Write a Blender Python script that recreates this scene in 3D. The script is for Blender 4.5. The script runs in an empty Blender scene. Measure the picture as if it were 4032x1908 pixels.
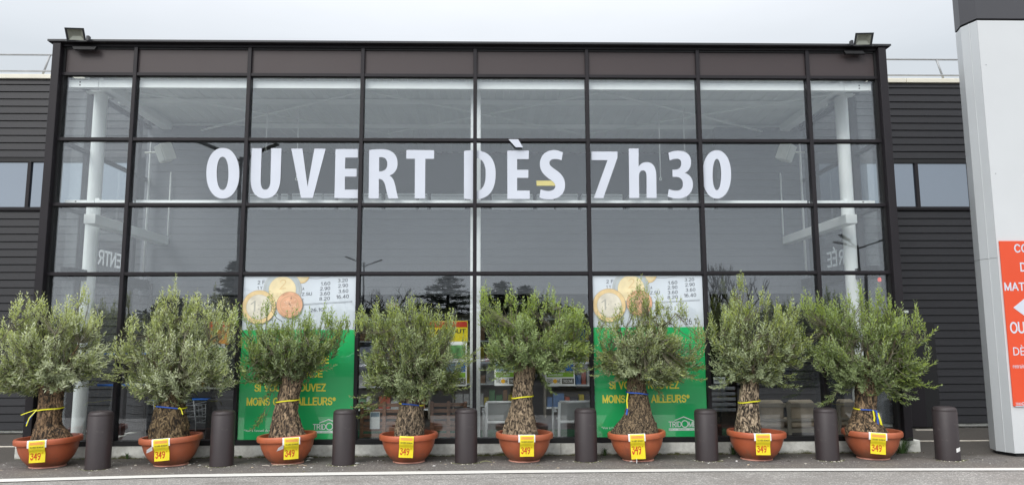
import bpy, math, random
import numpy as np
from mathutils import Vector, Matrix, noise
random.seed(7)
rng = np.random.default_rng(11)
sc = bpy.context.scene
R_ = math.radians
# ------------------------------------------------------------------ camera
F = 2950.0; IW, IH = 4032.0, 1908.0
CAM = np.array([0.2688, -10.7137, 1.6]); YAW, PIT, ROL = 0.0249, 0.1284, -0.0039
_cy, _sy, _cp, _sp = math.cos(YAW), math.sin(YAW), math.cos(PIT), math.sin(PIT)
FW = np.array([_sy*_cp, _cy*_cp, _sp]); _rt = np.array([_cy, -_sy, 0.0]); _up = np.cross(_rt, FW)
RT = math.cos(ROL)*_rt + math.sin(ROL)*_up; UP = -math.sin(ROL)*_rt + math.cos(ROL)*_up
cd = bpy.data.cameras.new('camera'); cam = bpy.data.objects.new('camera', cd)
sc.collection.objects.link(cam); sc.camera = cam
cam.matrix_world = Matrix(((RT[0], UP[0], -FW[0], CAM[0]), (RT[1], UP[1], -FW[1], CAM[1]), (RT[2], UP[2], -FW[2], CAM[2]), (0, 0, 0, 1)))
cd.sensor_width = 36.0; cd.lens = 36.0*F/IW; cd.clip_start = 0.1; cd.clip_end = 2000

def round_at(pl, pr, py, Yc):
    """centre x and radius of an upright round thing whose sides are seen at columns pl and pr"""
    a, b = at(pl, py, 1, Yc)-CAM, at(pr, py, 1, Yc)-CAM
    ta, tb = math.atan2(a[0], a[1]), math.atan2(b[0], b[1]); t = (ta+tb)/2; d = (Yc-CAM[1])/math.cos(t)
    return float(CAM[0]+d*math.sin(t)), float(d*math.sin((tb-ta)/2))
def at(px, py, ax, val):
    """survey helper: the point of the plane axis=val measured at a photo pixel"""
    d = FW + RT*(px-IW/2)/F - UP*(py-IH/2)/F
    return CAM + d*((val-CAM[ax])/d[ax])
# ------------------------------------------------------------------ world, sun, exposure
SUN = Vector((-0.50, -0.85, 0.78)).normalized()
w = bpy.data.worlds.new('World'); sc.world = w; w.use_nodes = True
nt = w.node_tree; nt.nodes.clear(); N = nt.nodes.new; L = nt.links.new
out = N('ShaderNodeOutputWorld'); sky = N('ShaderNodeTexSky'); sky.sky_type = 'NISHITA'; sky.sun_disc = False
sky.sun_elevation = math.asin(SUN.z); sky.sun_rotation = math.atan2(SUN.x, SUN.y); sky.dust_density = 4; sky.air_density = 1.2
b1 = N('ShaderNodeBackground'); b1.inputs[1].default_value = 0.10; L(sky.outputs[0], b1.inputs[0])
tc = N('ShaderNodeTexCoord'); sx = N('ShaderNodeSeparateXYZ'); L(tc.outputs['Generated'], sx.inputs[0])
rp = N('ShaderNodeValToRGB'); L(sx.outputs[2], rp.inputs[0]); cr = rp.color_ramp
cr.elements[0].position = 0.0; cr.elements[0].color = (.46, .485, .505, 1)
cr.elements[1].position = 1.0; cr.elements[1].color = (1.25, 1.25, 1.26, 1)
for p_, c_ in ((.08, (.445, .475, .50, 1)), (.32, (.405, .435, .465, 1)), (.5, (.70, .72, .76, 1))):
    e_ = cr.elements.new(p_); e_.color = c_
nz = N('ShaderNodeTexNoise'); nz.inputs['Scale'].default_value = 2.2; nz.inputs['Detail'].default_value = 5
mp = N('ShaderNodeMapping'); mp.inputs['Scale'].default_value = (1, 1, 3.5); L(tc.outputs['Generated'], mp.inputs[0]); L(mp.outputs[0], nz.inputs[0])
mr = N('ShaderNodeMapRange'); mr.inputs[1].default_value = .3; mr.inputs[2].default_value = .7; mr.inputs[3].default_value = .95; mr.inputs[4].default_value = 1.06
L(nz.outputs[0], mr.inputs[0])
mx = N('ShaderNodeVectorMath'); mx.operation = 'SCALE'; L(rp.outputs[0], mx.inputs[0]); L(mr.outputs[0], mx.inputs['Scale'])
sd = N('ShaderNodeVectorMath'); sd.operation = 'DOT_PRODUCT'; sd.inputs[1].default_value = tuple(SUN); L(tc.outputs['Generated'], sd.inputs[0])
sr = N('ShaderNodeMapRange'); sr.interpolation_type = 'SMOOTHSTEP'; sr.inputs[1].default_value = .1; sr.inputs[2].default_value = 1.0; sr.inputs[3].default_value = 1.0; sr.inputs[4].default_value = 1.45; L(sd.outputs['Value'], sr.inputs[0])
mx2 = N('ShaderNodeVectorMath'); mx2.operation = 'SCALE'; L(mx.outputs[0], mx2.inputs[0]); L(sr.outputs[0], mx2.inputs['Scale']); mx = mx2
b2 = N('ShaderNodeBackground'); b2.inputs[1].default_value = 1.75; L(mx.outputs[0], b2.inputs[0])
ms = N('ShaderNodeMixShader'); ms.inputs[0].default_value = .955; L(b1.outputs[0], ms.inputs[1]); L(b2.outputs[0], ms.inputs[2]); L(ms.outputs[0], out.inputs[0])
ld = bpy.data.lights.new('sun', 'SUN'); ld.energy = 1.5; ld.angle = R_(25); ld.color = (1, .97, .93)
lo = bpy.data.objects.new('sun', ld); sc.collection.objects.link(lo); lo.rotation_euler = SUN.to_track_quat('Z', 'Y').to_euler()
sc.view_settings.view_transform = 'Standard'; sc.view_settings.look = 'None'; sc.view_settings.exposure = 0.0; sc.view_settings.gamma = 1.0
sc.cycles.transparent_max_bounces = 24; sc.cycles.max_bounces = 10

# ------------------------------------------------------------------ materials
def nodemat(name):
    m = bpy.data.materials.new(name); m.use_nodes = True
    t = m.node_tree; b = t.nodes['Principled BSDF']
    return m, t, b
def mat(name, col, rough=.6, metal=0.0, var=.12, scale=6.0, bump=0.0, bscale=60.0, spec=.5, stretch=(1, 1, 1), emit=None, dirt=None):
    """paint / metal / fabric with procedural unevenness"""
    m, t, b = nodemat(name); n = t.nodes.new; l = t.links.new
    b.inputs['Roughness'].default_value = rough; b.inputs['Metallic'].default_value = metal
    b.inputs['Specular IOR Level'].default_value = spec
    tcn = n('ShaderNodeTexCoord'); mpn = n('ShaderNodeMapping'); mpn.inputs['Scale'].default_value = stretch
    l(tcn.outputs['Object'], mpn.inputs[0])
    nn = n('ShaderNodeTexNoise'); nn.inputs['Scale'].default_value = scale; nn.inputs['Detail'].default_value = 6; l(mpn.outputs[0], nn.inputs[0])
    mr = n('ShaderNodeMapRange'); mr.inputs[1].default_value = .25; mr.inputs[2].default_value = .75
    mr.inputs[3].default_value = 1-var; mr.inputs[4].default_value = 1+var; l(nn.outputs[0], mr.inputs[0])
    vm = n('ShaderNodeVectorMath'); vm.operation = 'SCALE'; vm.inputs[0].default_value = col[:3]; l(mr.outputs[0], vm.inputs['Scale'])
    colout = vm.outputs[0]
    if dirt:
        dn = n('ShaderNodeTexNoise'); dn.inputs['Scale'].default_value = dirt[1]; dn.inputs['Detail'].default_value = 8; dn.inputs['Roughness'].default_value = .7
        l(mpn.outputs[0], dn.inputs[0]); dr = n('ShaderNodeMapRange'); dr.inputs[1].default_value = dirt[2]; dr.inputs[2].default_value = dirt[2]+.18; l(dn.outputs[0], dr.inputs[0])
        mxn = n('ShaderNodeMix'); mxn.data_type = 'RGBA'; mxn.inputs['B'].default_value = (*dirt[0], 1); l(dr.outputs[0], mxn.inputs['Factor']); l(colout, mxn.inputs['A'])
        colout = mxn.outputs['Result']
    l(colout, b.inputs['Base Color'])
    rr = n('ShaderNodeMapRange'); rr.inputs[3].default_value = max(.02, rough-.08); rr.inputs[4].default_value = min(1, rough+.08); l(nn.outputs[0], rr.inputs[0]); l(rr.outputs[0], b.inputs['Roughness'])
    if bump:
        bn = n('ShaderNodeTexNoise'); bn.inputs['Scale'].default_value = bscale; bn.inputs['Detail'].default_value = 4; l(mpn.outputs[0], bn.inputs[0])
        bb = n('ShaderNodeBump'); bb.inputs['Strength'].default_value = bump; bb.inputs['Distance'].default_value = .01; l(bn.outputs[0], bb.inputs['Height']); l(bb.outputs[0], b.inputs['Normal'])
    if emit:
        b.inputs['Emission Color'].default_value = (*emit[0], 1); b.inputs['Emission Strength'].default_value = emit[1]
    return m
M = {}
M['clad'] = mat('dark_cladding', (.023, .023, .0262), .5, .0, .14, 1.3, .15, 90, spec=.35, stretch=(.4, 1, 3))
M['frame'] = mat('dark_frame', (.0165, .0142, .0170), .48, 0, .14, 2.5, .08, 150, spec=.28)
M['gasket'] = mat('black_gasket', (.006, .006, .007), .6, 0, .1)
M['spandrel'] = mat('brown_spandrel', (.046, .033, .0335), .5, 0, .07, 1.2, .12, 300)
M['coping'] = mat('cream_coping', (.72, .69, .58), .5, 0, .08, 3)
M['white_steel'] = mat('white_steel', (.86, .89, .87), .45, 0, .05, 3)
M['deck'] = mat('ceiling_deck', (.84, .88, .86), .55, 0, .06, 2)
M['inclad'] = mat('inner_cladding', (.13, .135, .15), .5, 0, .08, 1.3, .1, 80)
M['darkwall'] = mat('dark_inner_wall', (.045, .047, .05), .7, 0, .15, 1)
def vinyl_film():
    m = mat('white_translucent_film', (.88, .90, .92), .5, 0, .02, 4); t = m.node_tree; b = t.nodes['Principled BSDF']
    tl = t.nodes.new('ShaderNodeBsdfTranslucent'); tl.inputs[0].default_value = (.92, .94, .95, 1); mx = t.nodes.new('ShaderNodeMixShader'); mx.inputs[0].default_value = .55
    t.links.new(b.outputs[0], mx.inputs[1]); t.links.new(tl.outputs[0], mx.inputs[2]); t.links.new(mx.outputs[0], t.nodes['Material Output'].inputs[0]); return m
M['film'] = vinyl_film()
M['letter'] = mat('white_vinyl', (.60, .635, .71), .4, 0, .04, 2.5)
M['galv'] = mat('galvanised', (.36, .37, .38), .45, .3, .1, 8)
M['fpaint'] = mat('lamp_black', (.028, .03, .034), .45)
M['plastic_dark'] = mat('bollard_plastic', (.036, .0275, .0290), .50, 0, .10, 3, .10, 120, dirt=((.10, .09, .08), 7, .60))
POTM = [mat('terracotta_plastic_%d' % i, c_, .42+.03*i, 0, .13, 3.5+i, .08, 160, dirt=(d_, 4.5+i, .55)) for i, (c_, d_) in enumerate((((.43, .105, .045), (.33, .12, .075)), ((.40, .11, .05), (.36, .15, .10)), ((.45, .12, .05), (.28, .09, .055))))]
for m_ in POTM:   # dried soil splashes round the foot, lime bloom below the rim
    t_ = m_.node_tree; b_ = t_.nodes['Principled BSDF']; src = b_.inputs['Base Color'].links[0].from_socket
    oc = t_.nodes.new('ShaderNodeTexCoord'); sp_ = t_.nodes.new('ShaderNodeSeparateXYZ'); t_.links.new(oc.outputs['Object'], sp_.inputs[0])
    nn = t_.nodes.new('ShaderNodeTexNoise'); nn.inputs['Scale'].default_value = 9; nn.inputs['Detail'].default_value = 9; nn.inputs['Roughness'].default_value = .7; t_.links.new(oc.outputs['Object'], nn.inputs[0])
    ma = t_.nodes.new('ShaderNodeMath'); ma.operation = 'MULTIPLY_ADD'; ma.inputs[1].default_value = -.42; t_.links.new(nn.outputs[0], ma.inputs[0]); t_.links.new(sp_.outputs[2], ma.inputs[2])
    mr_ = t_.nodes.new('ShaderNodeMapRange'); mr_.inputs[1].default_value = -.20; mr_.inputs[2].default_value = -.09; mr_.inputs[3].default_value = .75; mr_.inputs[4].default_value = 0; t_.links.new(ma.outputs[0], mr_.inputs[0])
    mi_ = t_.nodes.new('ShaderNodeMix'); mi_.data_type = 'RGBA'; mi_.inputs['B'].default_value = (.19, .105, .065, 1); t_.links.new(mr_.outputs[0], mi_.inputs['Factor']); t_.links.new(src, mi_.inputs['A']); t_.links.new(mi_.outputs['Result'], b_.inputs['Base Color'])
M['pinkfoot'] = mat('pot_foot', (.56, .27, .20), .6, 0, .2, 9)
M['soil'] = mat('soil', (.045, .026, .018), .95, 0, .5, 30, .8, 60)
M['yellow'] = mat('yellow_paper', (.80, .66, .02), .35, 0, .05, 9, .1, 30)
M['orange'] = mat('orange_print', (.74, .33, .07), .4)
M['red'] = mat('red_print', (.56, .03, .01), .4)
M['ink'] = mat('dark_ink', (.05, .045, .02), .5)
M['sleeve'] = mat('white_sleeve', (.78, .79, .80), .2, 0, .06, 20, .2, 40)
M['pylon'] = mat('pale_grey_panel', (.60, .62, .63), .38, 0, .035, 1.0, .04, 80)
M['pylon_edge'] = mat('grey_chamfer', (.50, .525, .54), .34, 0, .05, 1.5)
M['signred'] = mat('sign_red', (.72, .080, .026), .4, 0, .06, 1.5)
M['cream'] = mat('cream_line', (.60, .56, .48), .7, 0, .2, 8)
M['posterwhite'] = mat('receipt_paper', (.60, .66, .72), .5, 0, .05, 3)
M['green'] = mat('poster_green', (.010, .50, .14), .45, 0, .05, 2)
M['postery'] = mat('poster_yellow', (.95, .86, .10), .5)
for k_ in ('green', 'posterwhite'):
    b_ = M[k_].node_tree.nodes['Principled BSDF']; b_.inputs['Coat Weight'].default_value = 1.0; b_.inputs['Coat Roughness'].default_value = .01; b_.inputs['Coat IOR'].default_value = 2.0
M['gold'] = mat('gold_print', (.74, .56, .30), .45, 0, .2, 9)
M['goldp'] = mat('pale_gold_print', (.80, .68, .42), .45, 0, .18, 7)
M['silver'] = mat('silver_print', (.68, .64, .54), .45, 0, .22, 8)
M['silverb'] = mat('silver_blue_print', (.46, .51, .53), .45, 0, .15, 8)
M['copper'] = mat('copper_print', (.68, .38, .24), .45, 0, .3, 10)
M['relief'] = mat('relief_print', (.40, .30, .18), .5)
M['reliefs'] = mat('relief_silver_print', (.44, .43, .38), .5)
M['greytext'] = mat('grey_print', (.10, .11, .13), .5)
M['whitep'] = mat('white_print', (.75, .80, .78), .5)
M['lime'] = mat('lime_print', (.22, .46, .03), .5)
M['photo'] = mat('photo_print', (.20, .30, .36), .5, 0, .6, 14)
M['blue'] = mat('blue_tape', (.01, .12, .48), .5)
M['strap_y'] = mat('strap_yellow', (.72, .68, .02), .5)
M['strap_b'] = mat('strap_blue', (.02, .09, .42), .5)
M['wood'] = mat('teak', (.30, .16, .095), .55, 0, .35, 5, .2, 40, stretch=(1, 8, 8))
M['taupe'] = mat('taupe_frame', (.24, .215, .17), .6, 0, .15, 6)
M['cushion'] = mat('beige_cushion', (.52, .43, .32), .9, 0, .12, 9, .3, 200)
M['sling'] = mat('grey_sling', (.42, .44, .43), .7, 0, .08, 200)
M['chairwhite'] = mat('white_alu', (.86, .88, .87), .35)
M['floor'] = mat('shop_floor', (.055, .052, .050), .35, 0, .12, 2)
M['turf'] = mat('green_mat', (.02, .085, .04), .9, 0, .2, 20, .5, 200)
M['palerect'] = mat('pale_rectangle_white', (.82, .85, .86), .6, 0, .05, 4)  # white of the blocks that stand for pale window rectangles
M['speaker'] = mat('cream_speaker', (.85, .86, .78), .5)
M['tube_lamp'] = mat('lit_tube', (.9, .9, .9), .4, emit=((.95, 1, 1), 3.0))
M['exit'] = mat('exit_green', (.03, .35, .12), .4, emit=((.05, .8, .3), .35))
M['exit_w'] = mat('exit_white', (.5, .9, .6), .4, emit=((.5, 1, .65), .8))
M['redlamp'] = mat('red_lamp', (.6, .05, .04), .4, emit=((1, .1, .06), .8))
M['carred'] = mat('car_paint_blue', (.03, .05, .10), .15, .3, .02)
M['cargrey'] = mat('car_paint_grey', (.30, .31, .33), .15, .4, .02)
M['carwhite'] = mat('car_paint_white', (.72, .73, .74), .2, .0, .02)
M['tyre'] = mat('tyre', (.012, .012, .012), .8)
M['rim'] = mat('alloy', (.45, .45, .47), .3, .8)
M['paper'] = mat('litter_white', (.80, .80, .78), .7)
M['stem'] = mat('olive_stem', (.14, .13, .085), .8, 0, .3, 20)
M['barktree'] = mat('tree_bark', (.05, .042, .035), .9, 0, .3, 10)
M['needle'] = mat('conifer_green', (.022, .036, .022), .8, 0, .4, 4)

def glassmat(name, refl, tint, rough=0.0):
    """architectural pane: part of the light passes, part mirrors (stronger at grazing angles)"""
    m = bpy.data.materials.new(name); m.use_nodes = True; t = m.node_tree; t.nodes.clear(); n = t.nodes.new; l = t.links.new
    o = n('ShaderNodeOutputMaterial'); tr = n('ShaderNodeBsdfTransparent'); tr.inputs[0].default_value = (*tint, 1)
    gl = n('ShaderNodeBsdfGlossy'); gl.inputs['Roughness'].default_value = rough; gl.inputs['Color'].default_value = (.93, .96, 1, 1)
    lw = n('ShaderNodeLayerWeight'); lw.inputs[0].default_value = .5
    pw = n('ShaderNodeMath'); pw.operation = 'POWER'; pw.inputs[1].default_value = 4.0; l(lw.outputs['Facing'], pw.inputs[0])
    ma = n('ShaderNodeMath'); ma.operation = 'MULTIPLY_ADD'; ma.inputs[1].default_value = .45; ma.inputs[2].default_value = refl; l(pw.outputs[0], ma.inputs[0])
    # very slight waviness of the float glass
    tcn = n('ShaderNodeTexCoord'); nn = n('ShaderNodeTexNoise'); nn.inputs['Scale'].default_value = 1.1; l(tcn.outputs['Object'], nn.inputs[0])
    bp = n('ShaderNodeBump'); bp.inputs['Strength'].default_value = .03; bp.inputs['Distance'].default_value = .02; l(nn.outputs[0], bp.inputs['Height']); l(bp.outputs[0], gl.inputs['Normal'])
    mx = n('ShaderNodeMixShader'); l(ma.outputs[0], mx.inputs[0]); l(tr.outputs[0], mx.inputs[1]); l(gl.outputs[0], mx.inputs[2]); l(mx.outputs[0], o.inputs[0])
    return m
M['glass'] = glassmat('facade_glass', .090, (.98, .99, .99))
M['sideglass'] = glassmat('side_glass', .03, (.94, .96, .96))
def darkglass():
    m, t, b = nodemat('tinted_window'); b.inputs['Base Color'].default_value = (.03, .04, .06, 1); b.inputs['Roughness'].default_value = .03
    gl = t.nodes.new('ShaderNodeBsdfGlossy'); gl.inputs['Roughness'].default_value = .0; gl.inputs['Color'].default_value = (.82, .90, 1.0, 1)
    mx = t.nodes.new('ShaderNodeMixShader'); mx.inputs[0].default_value = .30
    t.links.new(b.outputs[0], mx.inputs[1]); t.links.new(gl.outputs[0], mx.inputs[2]); t.links.new(mx.outputs[0], t.nodes['Material Output'].inputs[0])
    return m
M['tinted'] = darkglass()

def asphalt(name, base, spk, amount, brown):
    m, t, b = nodemat(name); n = t.nodes.new; l = t.links.new
    tcn = n('ShaderNodeTexCoord')
    v = n('ShaderNodeTexVoronoi'); v.inputs['Scale'].default_value = 75; l(tcn.outputs['Object'], v.inputs[0])
    v2 = n('ShaderNodeTexNoise'); v2.inputs['Scale'].default_value = 130; v2.inputs['Detail'].default_value = 3; l(tcn.outputs['Object'], v2.inputs[0])
    big = n('ShaderNodeTexNoise'); big.inputs['Scale'].default_value = .9; big.inputs['Detail'].default_value = 7; big.inputs['Roughness'].default_value = .65; l(tcn.outputs['Object'], big.inputs[0])
    sep = n('ShaderNodeSeparateColor'); l(v.outputs['Color'], sep.inputs[0])
    r1 = n('ShaderNodeMapRange'); r1.inputs[1].default_value = 1-amount; r1.inputs[2].default_value = 1.0; l(sep.outputs[0], r1.inputs[0])
    r2 = n('ShaderNodeMapRange'); r2.inputs[1].default_value = .3; r2.inputs[2].default_value = .7; r2.inputs[3].default_value = .55; r2.inputs[4].default_value = 1.45; l(v2.outputs[0], r2.inputs[0])
    sc1 = n('ShaderNodeVectorMath'); sc1.operation = 'SCALE'; sc1.inputs[0].default_value = base; l(r2.outputs[0], sc1.inputs['Scale'])
    m1 = n('ShaderNodeMix'); m1.data_type = 'RGBA'; m1.inputs['B'].default_value = (*spk, 1); l(r1.outputs[0], m1.inputs['Factor']); l(sc1.outputs[0], m1.inputs['A'])
    r3 = n('ShaderNodeMapRange'); r3.inputs[1].default_value = .45; r3.inputs[2].default_value = .68; r3.inputs[4].default_value = .6; l(big.outputs[0], r3.inputs[0])
    m2 = n('ShaderNodeMix'); m2.data_type = 'RGBA'; m2.inputs['B'].default_value = (*brown, 1); l(r3.outputs[0], m2.inputs['Factor']); l(m1.outputs['Result'], m2.inputs['A'])
    l(m2.outputs['Result'], b.inputs['Base Color']); b.inputs['Roughness'].default_value = .85
    bb = n('ShaderNodeBump'); bb.inputs['Strength'].default_value = .6; bb.inputs['Distance'].default_value = .004; l(v.outputs['Distance'], bb.inputs['Height']); l(bb.outputs[0], b.inputs['Normal'])
    return m
M['road'] = asphalt('road_asphalt', (.235, .226, .215), (.52, .50, .47), .30, (.150, .135, .122))
M['pave'] = asphalt('pavement_asphalt', (.125, .116, .108), (.36, .34, .31), .14, (.165, .142, .118))
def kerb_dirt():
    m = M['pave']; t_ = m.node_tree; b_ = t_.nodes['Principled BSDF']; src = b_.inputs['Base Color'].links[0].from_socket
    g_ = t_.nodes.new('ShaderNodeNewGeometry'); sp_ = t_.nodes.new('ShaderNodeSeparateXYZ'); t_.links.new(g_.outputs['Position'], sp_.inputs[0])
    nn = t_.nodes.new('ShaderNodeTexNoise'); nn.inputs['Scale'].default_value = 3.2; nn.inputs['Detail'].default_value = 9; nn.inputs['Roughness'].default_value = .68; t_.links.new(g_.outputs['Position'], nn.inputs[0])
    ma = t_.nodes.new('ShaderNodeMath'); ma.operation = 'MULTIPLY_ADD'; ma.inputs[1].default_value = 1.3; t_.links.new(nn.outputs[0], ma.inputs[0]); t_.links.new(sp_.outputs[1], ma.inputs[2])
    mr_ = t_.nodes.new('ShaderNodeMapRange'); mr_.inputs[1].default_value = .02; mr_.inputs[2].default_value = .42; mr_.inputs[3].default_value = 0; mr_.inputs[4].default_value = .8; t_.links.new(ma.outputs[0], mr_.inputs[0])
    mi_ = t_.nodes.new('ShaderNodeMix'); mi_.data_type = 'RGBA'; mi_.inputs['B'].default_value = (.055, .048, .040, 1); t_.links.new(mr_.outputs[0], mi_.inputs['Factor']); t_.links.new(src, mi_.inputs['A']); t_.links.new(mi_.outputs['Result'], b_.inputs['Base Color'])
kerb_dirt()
def concrete():
    m, t, b = nodemat('old_concrete'); n = t.nodes.new; l = t.links.new
    g = n('ShaderNodeNewGeometry'); s = n('ShaderNodeSeparateXYZ'); l(g.outputs['Position'], s.inputs[0])
    nn = n('ShaderNodeTexNoise'); nn.inputs['Scale'].default_value = 4; nn.inputs['Detail'].default_value = 9; nn.inputs['Roughness'].default_value = .7; l(g.outputs['Position'], nn.inputs[0])
    r = n('ShaderNodeValToRGB'); l(nn.outputs[0], r.inputs[0]); r.color_ramp.elements[0].position = .3; r.color_ramp.elements[0].color = (.42, .42, .38, 1); r.color_ramp.elements[1].position = .62; r.color_ramp.elements[1].color = (.80, .81, .76, 1)
    # moss line where the kerb meets the ground (grows there)
    ad = n('ShaderNodeMath'); ad.operation = 'MULTIPLY_ADD'; ad.inputs[1].default_value = -.22; l(nn.outputs[0], ad.inputs[0]); l(s.outputs[2], ad.inputs[2])
    mr = n('ShaderNodeMapRange'); mr.inputs[1].default_value = -.105; mr.inputs[2].default_value = -.065; mr.inputs[3].default_value = 1; mr.inputs[4].default_value = 0; l(ad.outputs[0], mr.inputs[0])
    mxn = n('ShaderNodeMix'); mxn.data_type = 'RGBA'; mxn.inputs['B'].default_value = (.075, .078, .03, 1); l(mr.outputs[0], mxn.inputs['Factor']); l(r.outputs[0], mxn.inputs['A'])
    l(mxn.outputs['Result'], b.inputs['Base Color']); b.inputs['Roughness'].default_value = .9
    bb = n('ShaderNodeBump'); bb.inputs['Strength'].default_value = .5; bb.inputs['Distance'].default_value = .01; l(nn.outputs[0], bb.inputs['Height']); l(bb.outputs[0], b.inputs['Normal'])
    return m
M['concrete'] = concrete()
def linepaint():
    m, t, b = nodemat('worn_line_paint'); n = t.nodes.new; l = t.links.new
    tcn = n('ShaderNodeTexCoord'); nn = n('ShaderNodeTexNoise'); nn.inputs['Scale'].default_value = 22; nn.inputs['Detail'].default_value = 8; nn.inputs['Roughness'].default_value = .75; l(tcn.outputs['Object'], nn.inputs[0])
    r = n('ShaderNodeValToRGB'); l(nn.outputs[0], r.inputs[0]); r.color_ramp.elements[0].position = .30; r.color_ramp.elements[0].color = (.14, .13, .12, 1); r.color_ramp.elements[1].position = .40; r.color_ramp.elements[1].color = (.66, .65, .62, 1)
    l(r.outputs[0], b.inputs['Base Color']); b.inputs['Roughness'].default_value = .7
    return m
M['line'] = linepaint()
def bark(name, dark, mid, light, sc_, seed):
    m, t, b = nodemat(name); n = t.nodes.new; l = t.links.new
    tcn = n('ShaderNodeTexCoord'); mp_ = n('ShaderNodeMapping'); mp_.inputs['Scale'].default_value = (1.7, 1.7, .8); mp_.inputs['Location'].default_value = (seed, seed*2, 0); l(tcn.outputs['Object'], mp_.inputs[0])
    nn = n('ShaderNodeTexNoise'); nn.inputs['Scale'].default_value = sc_; nn.inputs['Detail'].default_value = 5; nn.inputs['Distortion'].default_value = 1.6; l(mp_.outputs[0], nn.inputs[0])
    r = n('ShaderNodeValToRGB'); l(nn.outputs[0], r.inputs[0]); e = r.color_ramp.elements
    e[0].position = .40; e[0].color = (*dark, 1); e[1].position = .66; e[1].color = (*light, 1); x = e.new(.50); x.color = (*mid, 1)
    l(r.outputs[0], b.inputs['Base Color']); b.inputs['Roughness'].default_value = .9
    bb = n('ShaderNodeBump'); bb.inputs['Strength'].default_value = .9; bb.inputs['Distance'].default_value = .02; l(nn.outputs[0], bb.inputs['Height']); l(bb.outputs[0], b.inputs['Normal'])
    return m
BARKS = [bark('bark_brown', (0.017, 0.011, 0.005), (0.092, 0.056, 0.030), (0.262, 0.167, 0.090), 15, 1), bark('bark_brown_moss', (0.016, 0.010, 0.005), (0.078, 0.052, 0.025), (0.233, 0.167, 0.086), 13, 5),
         bark('bark_streaked', (0.017, 0.012, 0.008), (0.116, 0.081, 0.051), (0.388, 0.279, 0.172), 14, 9), bark('bark_grey_pale', (0.021, 0.015, 0.010), (0.136, 0.104, 0.069), (0.369, 0.279, 0.183), 17, 13),
         bark('bark_pale', (0.027, 0.019, 0.012), (0.165, 0.122, 0.078), (0.388, 0.297, 0.195), 16, 17), bark('bark_fine_brown', (0.017, 0.012, 0.007), (0.097, 0.068, 0.039), (0.272, 0.198, 0.117), 22, 21),
         bark('bark_cream_black', (0.016, 0.012, 0.008), (0.155, 0.117, 0.078), (0.543, 0.432, 0.296), 14, 25), bark('bark_tan', (0.017, 0.012, 0.007), (0.107, 0.072, 0.041), (0.369, 0.252, 0.140), 14, 29)]
def leafmat(name, young, old, under):
    m, t, b = nodemat(name); n = t.nodes.new; l = t.links.new
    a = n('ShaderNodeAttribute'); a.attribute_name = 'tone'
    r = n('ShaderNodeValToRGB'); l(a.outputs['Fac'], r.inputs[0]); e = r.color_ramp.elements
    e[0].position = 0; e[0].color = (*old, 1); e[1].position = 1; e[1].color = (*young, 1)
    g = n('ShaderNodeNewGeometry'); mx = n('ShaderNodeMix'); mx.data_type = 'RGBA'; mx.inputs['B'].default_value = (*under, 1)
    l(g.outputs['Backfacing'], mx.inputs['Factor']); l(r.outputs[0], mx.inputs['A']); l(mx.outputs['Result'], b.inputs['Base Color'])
    b.inputs['Roughness'].default_value = .42; b.inputs['Specular IOR Level'].default_value = .45
    tl = n('ShaderNodeBsdfTranslucent'); l(r.outputs[0], tl.inputs[0]); ms_ = n('ShaderNodeMixShader'); ms_.inputs[0].default_value = .36
    l(b.outputs[0], ms_.inputs[1]); l(tl.outputs[0], ms_.inputs[2]); l(ms_.outputs[0], t.nodes['Material Output'].inputs[0])
    return m

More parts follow.
